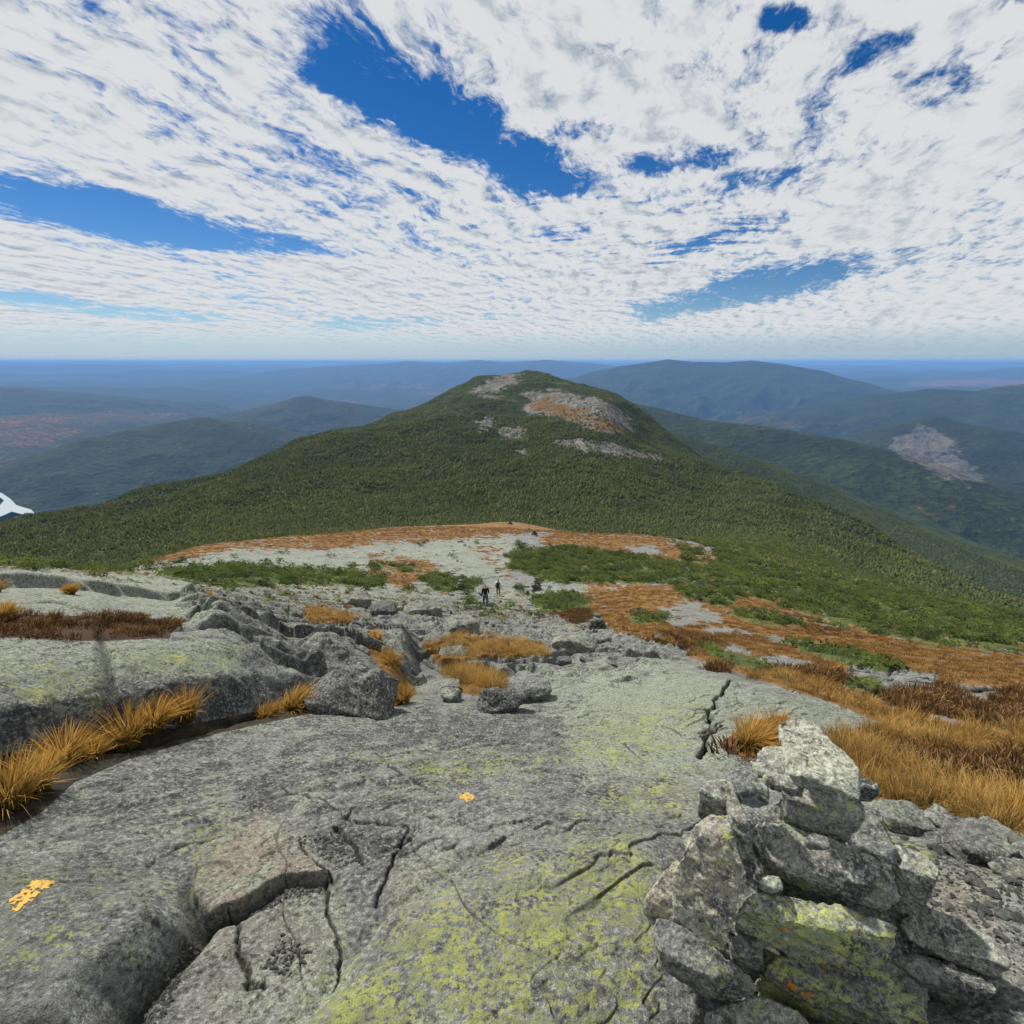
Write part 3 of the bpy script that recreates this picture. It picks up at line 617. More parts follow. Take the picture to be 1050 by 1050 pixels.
PB = [mesh_obj('scrub_bush', *bush_mesh(s), M['scrub'], smooth=False) for s in (11, 12, 13)]

# forest over the mountain
def sample(n, r0, r1, t0=-.98, t1=.98, power=2.):
    r = (r0**power+(r1**power-r0**power)*RNG.random(n))**(1/power); t = RNG.uniform(t0, t1, n); return r*np.sin(t), r*np.cos(t), r
x, y, r = sample(480000, 95, 1500, power=1.25)
z = np.where(r < 230, 0., any_z(x, y)); k = np.where(r < 230)[0]; z[k] = height(x[k], y[k])
u, v = project(x, y, z); fe = np.interp(u, *FOREST_EDGE)
wob = 5*fbm(np.arctan2(x, y)*40, np.log(r)*40, 3, 95); ro, og = hump_cov(u, v, wob)
edge = fe+6*fbm(np.arctan2(x, y)*30, np.log(r)*12, 3, 98)-v
keep = (np.where(r < 215, edge > 0, True)) & ((np.maximum(ro, og*.8)+.55*fbm(x/22, y/22, 4, 57) < .42+.2*RNG.random(len(r))) | (RNG.random(len(r)) < .14)) & (u > -120) & (u < 1170)
keep &= ~((r > 700) & (v < 396+8*RNG.random(len(r))) & (RNG.random(len(r)) < .35))
x, y, z, r = x[keep], y[keep], z[keep], r[keep]; n = len(x)
clump = fbm(x/45, y/45, 3, 99)
hh = (.9+1.25*sstep(150, 420, r)+.8*clump)*RNG.uniform(.65, 1.35, n)*np.where((r > 640) & (np.abs(x-30) < 260), .5, 1.)
hh = np.maximum(hh, .6); wd = hh*RNG.uniform(.9, 1.45, n)*np.interp(r, [100, 350], [1.5, 1.15])
scatter('spruce_forest', np.stack([x, y, z-.1], 1), np.stack([RNG.normal(0, .06, n), RNG.normal(0, .06, n), RNG.uniform(0, 6.28, n)], 1), np.stack([wd, wd, hh], 1), RNG.integers(0, 4, n), PT, 'dense dark green spruce forest covering the rounded mountain ahead', 'forest')
print('trees', n)
# green scrub on the tundra
x, y, r = sample(75000, 5.5, 260, power=1.0)
z = height(x, y); u, v = project(x, y, z); cv = cover(x, y, u, v, r); fe = np.interp(u, *FOREST_EDGE)
keep = ((cv[SCRUB] > .55) | ((v < fe+3) & (RNG.random(len(r)) < .5))) & (RNG.random(len(r)) < np.interp(r, [5.5, 14, 40, 90, 260], [.5, .45, .5, .8, 1.]))
x, y, z, r = x[keep], y[keep], z[keep], r[keep]; n = len(x)
hh = np.interp(r, [6, 15, 40, 100, 250], [.16, .32, .55, .8, 1.2])*RNG.uniform(.5, 1.4, n); wd = hh*RNG.uniform(1.2, 2.2, n)
scatter('spruce_scrub', np.stack([x, y, z-.05], 1), np.stack([RNG.normal(0, .1, n), RNG.normal(0, .1, n), RNG.uniform(0, 6.28, n)], 1), np.stack([wd, wd, hh], 1), RNG.integers(0, 3, n), PB, 'low bright green spruce scrub in mats on the tundra slope', 'scrub')
print('scrub', n)
# sedge and heath
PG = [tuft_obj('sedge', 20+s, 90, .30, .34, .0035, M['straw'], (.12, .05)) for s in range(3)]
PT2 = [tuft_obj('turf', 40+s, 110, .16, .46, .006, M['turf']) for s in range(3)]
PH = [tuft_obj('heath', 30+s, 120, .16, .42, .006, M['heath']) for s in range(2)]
x, y, r = sample(230000, 2.4, 170, power=.9)
z = height(x, y); u, v = project(x, y, z); cv = cover(x, y, u, v, r)
dens = np.interp(r, [2.4, 5, 10, 20, 75], [1, .95, .85, .8, .9])*(.3+.7*sstep(-.15, .2, fbm(x/.9, y/.9, 3, 55)))
near_left = (u < 345) & (r < 7.5)
bt = ((u > 730) & (u < 808) & (v > 720) & (v < 790)) | ((u > 370) & (u < 430) & (v > 655) & (v < 725))
ks = (cv[SEDGE] > .6) & ~bt & (RNG.random(len(r)) < dens) & (u > -60) & (u < 1300)
k2 = ks & ((r > 8.5) | (RNG.random(len(r)) < np.interp(r, [4, 8.5], [.05, .9]))) & ~((u < 575) & (r < 16)); ks &= ~k2
for nm, kk, pr, lab in (('tundra_sedge', ks, PG, 'straw coloured sedge growing in tall drifts between the rocks'), ('tundra_turf', k2, PT2, 'short rust and orange turf covering the tundra slope')):
    n = kk.sum(); sc = np.interp(r[kk], [3, 8, 20, 75, 170], [.66, .62, .8, 1.0, 1.7])*RNG.uniform(.6, 1.2, n)
    scatter(nm, np.stack([x, y, z], 1)[kk], np.stack([RNG.normal(0, .12, n), RNG.normal(0, .12, n), RNG.uniform(0, 6.28, n)], 1), np.stack([sc, sc, sc*RNG.uniform(.7, 1.15, n)], 1), RNG.integers(0, 3, n), pr, lab, 'sedge' if pr is PG else 'turf')
print('sedge', n)
ks = ((cv[RED] > .6)) & (RNG.random(len(r)) < dens) & (u > -60) & (u < 1300)
n = ks.sum(); sc = RNG.uniform(.6, 1.1, n)*np.where((u[ks] < 300), .55, 1.)
scatter('red_heath', np.stack([x, y, z], 1)[ks], np.stack([RNG.normal(0, .12, n), RNG.normal(0, .12, n), RNG.uniform(0, 6.28, n)], 1), np.stack([sc, sc, sc*.8], 1), RNG.integers(0, 2, n), PH, 'dark red brown heath carpeting hollows in the bedrock', 'heath')
print('heath', n)

# ------------------------------------------------------------------ rocks as objects
def hull(pts):
    bm = bmesh.new()
    for p in pts: bm.verts.new(p)
    r = bmesh.ops.convex_hull(bm, input=bm.verts)
    bmesh.ops.delete(bm, geom=[v for v in bm.verts if not v.link_faces], context='VERTS')
    me = bpy.data.meshes.new('hull'); bm.to_mesh(me); bm.free(); return me
def baked(me, mods):
    o = link(bpy.data.objects.new('work', me))
    for typ, kw in mods:
        m = o.modifiers.new(typ, typ)
        for k, v in kw.items(): setattr(m, k, v)
    bpy.context.view_layer.update()
    dg = bpy.context.evaluated_depsgraph_get(); r = bpy.data.meshes.new_from_object(o.evaluated_get(dg)); bpy.data.objects.remove(o); bpy.data.meshes.remove(me); return r
def roughen(me, size, seed, k=1., bed=None, lowk=1.):
    n = len(me.vertices); co = np.empty(n*3, f32); me.vertices.foreach_get('co', co); co = co.reshape(-1, 3)
    no = np.empty(n*3, f32); me.vertices.foreach_get('normal', no); no = no.reshape(-1, 3)
    q = co/size+seed*7.3
    d = lowk*(.045*noise3(q*2.6, seed)+.026*noise3(q*6.5, seed+3))+.012*noise3(q*17, seed+6)+.010*noise3(q*34, seed+9)+.005*noise3(q*80, seed+21)
    chip = noise3(q*4.2+11, seed+12); d -= .055*sstep(.12, .30, chip)*np.abs(chip)
    if bed is not None:                                           # bedding grooves along the stone's flat side
        t = (co@np.array(bed, f32))/size*15+2.2*noise3(q*2.2, seed+15); d -= .022*sstep(.55, .95, np.abs(np.sin(t)))*sstep(-.1, .3, noise3(q*3, seed+18))
    co = co+no*(d*size*k)[:, None]
    me.vertices.foreach_set('co', co.ravel()); me.update()
    me.polygons.foreach_set('use_smooth', np.ones(len(me.polygons), bool))
    return me
def rock_obj(name, pts, mat, seed, vox, k=1., smooth=5, bed=None, lowk=.6):
    pts = np.array(pts, float); size = float(np.ptp(pts, 0).max()); lo = pts[:, 2].min(); o0 = np.array([pts[:, 0].mean(), pts[:, 1].mean(), lo])
    me = baked(hull([tuple(p-o0) for p in pts]), [('REMESH', dict(mode='VOXEL', voxel_size=vox)), ('SMOOTH', dict(factor=.5, iterations=smooth))])
    roughen(me, size, seed, k, bed, lowk); me.name = name; me.materials.clear(); me.materials.append(M[mat])
    o = bpy.data.objects.new(name, me); o.location = o0; return link(o)
def Rx(n, a):
    return Matrix.Rotation(math.radians(a), 3, n)
VIEWH = Vector((.58, .81, 0)).normalized(); RIGHTH = Vector((.81, -.58, 0))
def stone(label, mat, top, low, D, tilt=10, roll=0, lean=0, seed=1, thick=None, crop=True):
    cv_ = (lambda p: (630+p[0]/2.5, 720+p[1]/2.5)) if crop else (lambda p: p)
    top, low = [cv_(p) for p in top], [cv_(p) for p in low]
    vh = Vector((ray(*top[0]).x, ray(*top[0]).y, 0)).normalized(); rh = Vector((vh.y, -vh.x, 0))
    n = Rx(rh, tilt) @ Vector((0, 0, 1)); n = Rx(vh, roll) @ n
    a = max(top, key=lambda p: p[1]); A = at_depth(*a, D); eye = Vector((0, 0, EYE))
    def on(p, A, n):
        d = ray(*p); return eye + d*((A-eye).dot(n)/d.dot(n))
    T = [on(p, A, n) for p in top]
    nf = Rx(rh, -lean) @ (-vh)
    L = [on(p, A, nf) for p in low]
    t = thick or max(.04, max((A-q).dot(n) for q in L))
    c = sum(T, Vector())/len(T)
    B = [c+(q-c)*.80-n*t*.95 for q in T]
    M3 = [c+(q-c)*.985-n*t*.45 for q in T]
    o = rock_obj('cairn_stone', T+L+B+M3, mat, seed, .005, .9, 1, tuple(n), .35)
    return tag(o, label, 'stone', 'stones stacked in the big cairn')
stone('pale grey block standing as capstone on top of the big cairn', 'stone_pale', [(418,42),(505,42),(540,90),(592,128),(628,168),(565,186),(492,188),(452,150),(426,96)], [(628,250),(556,262),(478,226),(440,190)], 1.56, 0, -4, -4, 1)
stone('greenish grey wedge stone directly under the pale capstone', 'stone', [(430,226),(480,212),(600,215),(650,262),(600,272),(520,268),(450,250)], [(642,300),(602,352),(545,356),(470,312),(432,272)], 1.66, 4, 3, -14, 2)
stone('jagged lichened stone jutting out left of the capstone', 'stone', [(345,150),(385,112),(435,108),(475,175),(470,225),(420,205),(365,182)], [(475,245),(420,240),(385,205)], 1.70, 12, -6, 0, 3)
stone('small rounded dark stone below the jutting stone at the left of the cairn', 'stone_dark', [(308,200),(345,188),(388,196),(398,225),(340,228)], [(398,262),(365,276),(322,264),(306,235)], 1.69, 14, 0, 0, 4)
stone('small dark stone wedged behind the right side of the capstone', 'stone_dark', [(618,180),(640,190),(682,208),(672,222),(630,215)], [(680,240),(645,255),(612,250)], 1.66, 10, 0, 0, 5)
stone('broad grey slab across the middle of the cairn', 'stone', [(340,330),(385,308),(450,312),(600,366),(712,418),(726,470),(640,470),(540,450),(440,425),(376,392)], [(735,505),(702,536),(562,506),(442,470),(384,415)], 1.56, 26, 6, 10, 6)
stone('wide slab splashed with yellow and orange lichen low in the cairn', 'stone_yel', [(318,530),(345,492),(430,492),(520,510),(660,536),(728,575),(640,580),(500,560),(380,555)], [(728,610),(700,690),(640,690),(520,672),(400,632),(305,580)], 1.52, 14, 4, 4, 7)
stone('tall brown stone leaning on the left flank of the cairn', 'stone_tan', [(205,320),(238,288),(292,290),(305,330),(255,345),(215,345)], [(332,430),(318,520),(282,652),(222,624),(150,540),(150,440),(190,360)], 1.62, 30, 0, 26, 8, .16)
stone('narrow upright slab squeezed behind the leaning brown stone', 'stone', [(288,240),(312,232),(345,300),(330,310),(300,290)], [(370,440),(352,466),(318,400),(296,330)], 1.68, 20, 0, 15, 9, .10)
stone('squat dark stone at the lower left foot of the cairn', 'stone_dark', [(102,575),(112,552),(165,562),(262,640),(350,700),(300,705),(200,690),(120,640)], [(372,740),(330,775),(220,752),(122,692),(104,620)], 1.58, 24, 8, 5, 10)
stone('rounded grey stone half cut off at the bottom of the cairn', 'stone', [(235,800),(300,772),(365,752),(470,790),(512,830),(440,850),(330,850),(260,835)], [(512,930),(400,960),(260,930),(225,850)], 1.52, 30, 0, 0, 11)
stone('heavy dark slab under the yellow lichen slab', 'stone_yel', [(370,690),(420,652),(520,640),(700,690),(790,755),(700,760),(580,745),(450,720)], [(815,830),(760,900),(600,890),(480,820),(385,745)], 1.55, 14, 4, 0, 12)
stone('tall dark stone standing behind the middle slab on the right', 'stone_dark', [(590,335),(655,268),(690,290),(722,370),(690,395),(620,370)], [(722,430),(690,440),(610,400)], 1.72, 25, 6, 10, 13, .2)
stone('blocky grey stone on the right shoulder of the cairn', 'stone', [(700,385),(725,360),(790,385),(836,430),(790,440),(730,430)], [(832,460),(800,520),(740,560),(700,500)], 1.68, 18, 6, 0, 14, .16)
stone('large flat greenish slab sloping down the right side of the cairn', 'stone', [(725,570),(790,515),(900,560),(960,600),(1012,645),(940,660),(850,640),(760,610)], [(1018,680),(985,712),(900,690),(800,660),(730,625)], 1.62, 26, 10, 0, 15)
stone('dark slab beneath the sloping slab at the right foot of the cairn', 'stone_dark', [(710,660),(760,640),(860,670),(960,690),(990,715),(900,735),(800,720)], [(985,750),(880,795),(800,760),(720,700)], 1.60, 20, 8, 0, 16)
stone('tiny dark wedge stone under the greenish wedge stone', 'stone_dark', [(484,345),(510,332),(550,345),(545,360),(500,362)], [(555,374),(530,380),(492,368)], 1.60, 8, 0, 0, 17)
stone('small grey chock stone between the brown stone and the yellow slab', 'stone', [(368,455),(395,440),(422,446),(432,465),(385,470)], [(434,484),(405,492),(372,480)], 1.60, 10, 0, 0, 18)
stone('lichened stone at the back left of the cairn', 'stone', [(215,225),(240,200),(300,195),(315,235),(260,245)], [(315,300),(260,300),(215,275)], 1.78, 16, 0, 0, 19, .2)
stone('weathered stone at the far left edge of the cairn', 'stone_tan', [(78,500),(120,440),(160,400),(185,420),(160,480),(110,520)], [(170,560),(110,590),(76,545)], 1.70, 30, 0, 10, 20, .18)
stone('small rough stone under the foot of the leaning brown stone', 'stone_dark', [(298,600),(330,588),(380,612),(372,640),(320,640)], [(384,680),(340,700),(298,665)], 1.59, 10, 0, 0, 21)
stone('pale lichened stone at the bottom right foot of the cairn', 'stone_pale', [(905,775),(950,740),(1010,715),(1075,745),(1080,790),(1000,805),(930,800)], [(1080,850),(1000,870),(915,830)], 1.66, 22, 0, 0, 22, .15)
stone('dark stone filling the heart of the cairn below the wedge stone', 'stone_dark', [(330,290),(420,250),(560,300),(640,340),(690,420),(560,420),(420,380)], [(720,560),(600,640),(420,600),(330,480)], 1.70, 10, 0, 10, 23, .35)
stone('dark stone deep inside the lower heap behind the yellow lichen slab', 'stone_dark', [(180,470),(330,420),(560,440),(740,520),(800,620),(560,640),(330,620)], [(800,790),(600,860),(330,860),(200,700)], 1.70, 10, 0, 6, 24, .5)

# ------------------------------------------------------------------ loose rocks
def rnd_pts(w, d, h, seed, n=26):
    g = np.random.default_rng(seed); P = []
    for _ in range(n):
        v = g.normal(size=3); v /= np.linalg.norm(v); v = np.sign(v)*np.abs(v)**.62; v /= max(1., np.abs(v).max())
        P.append((v[0]*w/2, v[1]*d/2, h*(.45+.55*v[2]))) 
    return np.array(P)
def spot(px, py):
    x, y = unproj(px, py)
    for _ in range(4):                                      # settle on the detailed relief seen through that pixel
        z = float(height(x, y)[0]); u, v = project(np.array([x]), np.array([y]), np.array([z]))
        zb = float(base_z(np.array([x]), np.array([y]))[0]); x2, y2 = unproj(px, py+(py-v[0])*.8); x, y = .5*(x+x2), .5*(y+y2)
    return x, y, float(height(x, y)[0])
def boulder(name, label, cat, px, py, wpx, hpx, mat='boulder', dr=.8, seed=1, rot=0., group=None):
    x, y, z = spot(px, py); D = y*CP-(z-EYE)*SP; w = wpx*D/F; h = hpx*D/F
    P = rnd_pts(w, w*dr, h, seed); c, s = math.cos(rot), math.sin(rot); P[:, :2] = P[:, :2]@np.array([[c, s], [-s, c]])
    o = rock_obj(name, P+np.array([x, y, z-.12*h]), mat, seed, max(w/70, .006), 1., 3, (0, 0, 1)); return tag(o, label, cat, group)
BG = 'boulders lying on the bedrock'
for a in [('low dark slab shaped boulder in front of the straw tufts', 515, 728, 58, 26, 'boulder_dark', .45, 31, .12), ('pale flat boulder behind the low dark slab boulder', 545, 716, 42, 24, 'boulder', .8, 32, .2),
          ('rounded boulder of pale stone left of the straw tufts', 462, 718, 26, 14, 'boulder', .9, 33, 0), ('small pale stone left of the low dark slab boulder', 463, 709, 22, 13, 'boulder', .9, 34, 0),
          ('grey boulder with a shaded front behind the long row of straw tufts', 473, 657, 40, 22, 'boulder', .8, 35, .3), ('greenish slab lying at the left end of the path below the dark jacketed hiker', 434, 634, 40, 20, 'boulder', .7, 36, .3),
          ('flat layered boulder of two slabs below the small lone cairn', 588, 672, 50, 22, 'boulder', .7, 37, -.2), ('thin slab perched behind the flat layered boulder', 578, 657, 34, 12, 'boulder', .7, 38, .1),
          ('dark angular stone at the right end of the straw tufts', 578, 687, 18, 14, 'boulder_dark', .8, 39, 0), ('grey stone at the left end of the long row of straw tufts', 465, 680, 30, 13, 'boulder', .8, 40, 0),
          ('big grey rounded boulder on the rubble right of the cairn', 1000, 873, 82, 34, 'boulder', .7, 41, .2), ('broken slab at the edge of the orange grass right of the cairn', 925, 845, 50, 16, 'boulder', .8, 42, -.3),
          ('wide flat rock at the right edge of the photo among rubble', 1035, 893, 44, 16, 'boulder', .8, 43, .1), ('grey stone at the edge of the orange grass beside the cairn', 962, 846, 34, 16, 'boulder', .8, 44, .5),
          ('squat boulder between the ledge and the path', 395, 634, 30, 18, 'boulder_dark', .8, 45, 0), ('weathered boulder on the skyline side of the ledge shelf', 370, 625, 26, 18, 'boulder', .8, 46, 0)]:
    boulder('boulder', a[0], 'boulder', a[1], a[2], a[3], a[4], a[5], a[6], a[7], a[8], BG)
# the large dark boulder at the end of the ledge
boulder('boulder', 'large dark overhanging boulder at the right end of the ledge', 'boulder', 366, 728, 100, 44, 'boulder_dark', .6, 51, .05, BG)
protos = []
for s in range(7):
    P = rnd_pts(1, .8, .45, 60+s, 18); me = baked(hull([tuple(p) for p in P]), [('REMESH', dict(mode='VOXEL', voxel_size=.03)), ('SMOOTH', dict(factor=.5, iterations=1))]); roughen(me, 1., 60+s, 1.1); me.materials.clear(); me.materials.append(M['boulder'] if s % 3 else M['boulder_dark']); protos.append(me)
ZONES = [([(860,845),(1045,880),(1048,1000),(960,960),(930,900)], 46, 'loose stone in the rubble right of the big cairn', 'loose stones right of the cairn', 5, 24), ([(400,628),(520,632),(640,655),(560,690),(470,650),(400,655)], 40, 'loose stone strewn over the bedrock around the straw tufts', 'loose stones by the straw tufts', 4, 13),
         ([(590,668),(690,660),(720,672),(640,690),(600,692)], 26, 'loose stone along the far lip of the smooth slab', 'loose stones on the slab lip', 4, 14), ([(440,610),(560,612),(560,628),(450,630)], 16, 'loose stone on the path near the hikers', 'loose stones near the hikers', 3, 8)]
for poly, cnt, lab, grp, a_, b_ in ZONES:
    P = np.array(poly, float); got = 0
    while got < cnt:
        px, py = random.uniform(P[:, 0].min(), P[:, 0].max()), random.uniform(P[:, 1].min(), P[:, 1].max())
        if not inside(np.array([px]), np.array([py]), P)[0]: continue
        x, y = unproj(px, py); z = float(height(x, y)[0]); D = y*CP-(z-EYE)*SP; s = random.uniform(a_, b_)*random.uniform(.6, 1)*D/F
        o = link(bpy.data.objects.new('loose_stone', random.choice(protos))); o.location = (x, y, z-.08*s); o.scale = (s, s*random.uniform(.7, 1.1), s*random.uniform(.7, 1.2)); o.rotation_euler = (random.uniform(-.2, .2), random.uniform(-.2, .2), random.uniform(0, 6.28)); tag(o, lab, 'stone', grp); got += 1
P = np.array([(385,548),(560,542),(700,585),(1010,700),(900,722),(640,645),(560,604),(330,600)], float); got = 0
while got < 170:
    px, py = random.uniform(385, 1000), random.uniform(545, 715)
    if not inside(np.array([px]), np.array([py]), P)[0]: continue
    x, y = unproj(px, py); z = float(height(x, y)[0]); D = y*CP-(z-EYE)*SP; s = (2.2+5*random.random()**2.5)*D/F
    o = link(bpy.data.objects.new('loose_stone', random.choice(protos))); o.location = (x, y, z-.08*s); o.scale = (s, s*random.uniform(.7, 1.1), s*random.uniform(.6, 1.1)); o.rotation_euler = (random.uniform(-.2, .2), random.uniform(-.2, .2), random.uniform(0, 6.28)); tag(o, 'small loose stone scattered over the orange and grey tundra slope', 'stone', 'stones on the tundra slope'); got += 1
# gravel
GP = [bpy.data.objects.new('pebble', m) for m in protos[:4]]
gx, gy = [], []
for poly, cnt in [([(165,985),(195,950),(205,955),(190,990),(168,1040),(140,1060),(135,1040)], 420), ([(240,938),(290,912),(330,908),(330,916),(295,925),(250,945)], 260), ([(300,860),(345,855),(372,885),(350,895)], 220), ([(860,860),(1050,900),(1050,1010),(940,960)], 700), ([(560,650),(600,660),(590,690),(560,690)], 160), ([(290,955),(320,975),(300,1000),(270,990)], 120)]:
    P = W(poly); lo, hi = P.min(0), P.max(0); a = RNG.uniform(lo, hi, (cnt*6, 2)); a = a[inside(a[:, 0], a[:, 1], P)][:cnt]; gx.append(a[:, 0]); gy.append(a[:, 1])
gx, gy = np.concatenate(gx), np.concatenate(gy); gz = height(gx, gy); n = len(gx); gs = (.006+.016*RNG.random(n)**2.5)*np.interp(np.hypot(gx, gy), [1, 4, 9], [.9, 1.4, 4])
scatter('gravel', np.stack([gx, gy, gz-.1*gs], 1), RNG.uniform(-.5, .5, (n, 3))*np.array([1, 1, 12]), np.stack([gs, gs*.85, gs*1.1], 1), RNG.integers(0, 4, n), GP, 'loose grey gravel washed into cracks of the bedrock', 'gravel')

# ------------------------------------------------------------------ far cairns
def far_cairn(label, px, py, wpx, hpx, seed):
    x, y, z = spot(px, py); D = y*CP-(z-EYE)*SP; w, h = wpx*D/F, hpx*D/F; g = random.Random(seed)
    root = link(bpy.data.objects.new('cairn', None)); root.location = (x, y, z); tag(root, label, 'cairn', 'small cairns along the trail')
    lev = 0; zz = -.05*h
    while zz < h*.93:
        t = zz/h; ww = w*(1-.72*max(t, 0)); hh = h*g.uniform(.15, .24); nn = 3 if t < .35 else (2 if t < .6 else 1)
        for q in range(nn):
            s = ww/nn**.75; off = (q-(nn-1)/2)*ww/nn
            o = bpy.data.objects.new('stone', random.choice(protos)); COL.objects.link(o); o.parent = root
            o.location = (off+g.uniform(-.05, .05)*w, g.uniform(-.08, .08)*w, zz); o.scale = (s*1.05, s*.95, hh*2.4); o.rotation_euler = (g.uniform(-.12, .12), g.uniform(-.15, .15), g.uniform(0, 6.28))
        zz += hh*.92
    return root
far_cairn('squat dark cairn left of the hiker in the dark jacket', 473, 609, 13, 13, 1); far_cairn('tall narrow cairn right of the two walking hikers', 550, 605, 11, 14, 2)
far_cairn('small pointed cairn standing on the edge of the orange sedge', 611, 649, 22, 18, 3); far_cairn('tiny low cairn on the slab just right of the hiker in the white shirt', 541, 611, 6, 6, 5)
far_cairn('tiny far cairn beside the farthest hikers on the bedrock', 548, 549, 6, 6, 4); far_cairn('tiny lone cairn on the orange band at the forest edge', 523, 538, 5, 4, 6)

# ------------------------------------------------------------------ hikers
def pm(name, c, rough=.8):
    N = NT(name); P = N.n('ShaderNodeTexCoord').outputs['Object']; N.bsdf(N.mix(N.noise(9, 4, .6, P), tuple(.75*v for v in c), tuple(1.2*v for v in c)), rough); return N.m
for k, c in dict(skin=(.42,.25,.17), hair=(.05,.03,.02), jacket=(.016,.016,.02), jeans=(.05,.085,.17), shirt=(.75,.74,.72), shorts=(.33,.25,.16), boot=(.05,.04,.03), pack=(.02,.02,.028), red=(.3,.05,.04), blue=(.06,.13,.3), grey=(.2,.2,.21), cap=(.35,.24,.14)).items(): M[k] = pm(k+'_cloth' if k != 'skin' else 'skin_tone', c)
def skinned(name, V, E, R, mat, parent, sub=1):
    me = bpy.data.meshes.new(name); me.from_pydata(V, E, []); o = link(bpy.data.objects.new('work', me))
    m = o.modifiers.new('skin', 'SKIN'); m.use_smooth_shade = True
    for i, r in enumerate(R): me.skin_vertices[0].data[i].radius = r if isinstance(r, tuple) else (r, r); me.skin_vertices[0].data[i].use_root = (i == 0)
    s = o.modifiers.new('sub', 'SUBSURF'); s.levels = s.render_levels = sub
    bpy.context.view_layer.update(); r = bpy.data.meshes.new_from_object(o.evaluated_get(bpy.context.evaluated_depsgraph_get())); bpy.data.objects.remove(o)
    r.name = name; r.materials.clear(); r.materials.append(mat); q = link(bpy.data.objects.new(name, r)); q.parent = parent; return q
def person(label, px, py, heading, stride, top, legs, hat, short_sleeve=False, shorts=False, pack=None, height_m=1.74, group=None):
    x, y, z = spot(px, py); root = link(bpy.data.objects.new('person', None)); root.location = (x, y, z); root.rotation_euler = (0, 0, heading); k = height_m/1.74; root.scale = (k, k, k)
    tag(root, label, 'person', group); s = stride
    J = dict(pel=(0,0,.95), wai=(0,.02,1.10), che=(0,.045,1.30), nk0=(0,.03,1.46), nk=(0,.05,1.53), hd=(0,.075,1.615), top=(0,.07,1.69), nose=(0,.175,1.62),
             shL=(-.19,.03,1.42), elL=(-.25,-.02-.5*s,1.15), wrL=(-.25,.10-.35*s,.93), haL=(-.245,.13-.35*s,.85), shR=(.19,.03,1.42), elR=(.25,-.02+.45*s,1.15), wrR=(.25,.12+.6*s,.95), haR=(.245,.16+.62*s,.87),
             hiL=(-.095,0,.90), knL=(-.10,.06+.55*s,.50), anL=(-.10,.0+.62*s,.09), toL=(-.11,.15+.62*s,.035), hiR=(.095,0,.90), knR=(.10,.05-.25*s,.50), anR=(.10,-.04-.85*s,.11), toR=(.11,.10-.85*s,.035))
    def build(name, names, edges, rad, mat):
        idx = {n: i for i, n in enumerate(names)}
        return skinned(name, [J[n] for n in names], [(idx[a], idx[b]) for a, b in edges], rad, mat, root)
    build('body', list(J), [('pel','wai'),('wai','che'),('che','nk0'),('nk0','nk'),('nk','hd'),('hd','top'),('hd','nose'),('nk0','shL'),('shL','elL'),('elL','wrL'),('wrL','haL'),('nk0','shR'),('shR','elR'),('elR','wrR'),('wrR','haR'),('pel','hiL'),('hiL','knL'),('knL','anL'),('anL','toL'),('pel','hiR'),('hiR','knR'),('knR','anR'),('anR','toR')],
          [(.14,.10),(.13,.09),(.15,.10),(.08,.07),.05,(.078,.095),(.06,.07),.016,.06,.042,.03,.04,.06,.042,.03,.04,.085,.058,.04,.035,.085,.058,.04,.035], M['skin'])
    tn = ['che','wai','pel','nk0','shL','elL','shR','elR']; te = [('pel','wai'),('wai','che'),('che','nk0'),('nk0','shL'),('shL','elL'),('nk0','shR'),('shR','elR')]; tr = [(.17,.125),(.155,.115),(.16,.12),(.09,.08),.078,.062,.078,.062]
    if not short_sleeve: tn += ['wrL','wrR']; te += [('elL','wrL'),('elR','wrR')]; tr += [.045,.045]
    build('shirt' if short_sleeve else 'jacket', tn, te, tr, M[top])
    ln = ['pel','hiL','knL','hiR','knR']; le = [('pel','hiL'),('hiL','knL'),('pel','hiR'),('hiR','knR')]; lr = [(.15,.115),.105,.075,.105,.075]
    if not shorts: ln += ['anL','anR']; le += [('knL','anL'),('knR','anR')]; lr += [.06,.06]
    build('shorts' if shorts else 'trousers', ln, le, lr, M[legs])
    for a, b in (('anL','toL'), ('anR','toR')): build('boot', [a, b], [(a, b)], [.056, .05], M['boot'])
    J['hb'] = (0, .045, 1.64); J['ht'] = (0, .06, 1.715)
    build('hat' if hat != 'hair' else 'hair', ['hb','ht'], [('hb','ht')], [(.088,.10),(.072,.08)], M[hat])
    if pack:
        b = bpy.data.objects.new('backpack', None); 
        me = baked(hull([(sx_*w_, yy, zz) for sx_ in (-1, 1) for w_, yy, zz in ((.15,-.10,1.02),(.16,-.27,1.05),(.15,-.28,1.28),(.11,-.24,1.48),(.12,-.10,1.50),(.10,-.30,1.15))]), [('BEVEL', dict(width=.03, segments=3))])
        me.materials.clear(); me.materials.append(M[pack]); o = link(bpy.data.objects.new('backpack', me)); c, s_ = math.cos(heading), math.sin(heading); o.location = (x, y, z); o.rotation_euler = (0, 0, heading); o.scale = (k, k, k); tag(o, 'dark hiking backpack worn by '+('the hiker in the white shirt' if pack == 'pack' else 'a distant hiker'), 'backpack')
    return root
person('hiker in a dark jacket and blue jeans walking down the slab', 498, 624, .15, .28, 'jacket', 'jeans', 'hair')
person('hiker in a white shirt and tan shorts carrying a dark backpack', 511, 617, -.1, -.22, 'shirt', 'shorts', 'hair', True, True, 'pack')
person('tiny far hiker in pale clothing left of the far cairn', 538.5, 545.5, .3, .2, 'shirt', 'grey', 'cap'); person('tiny far hiker in dark clothing close to the far cairn', 542.5, 546.5, -.4, -.2, 'jacket', 'grey', 'hair')
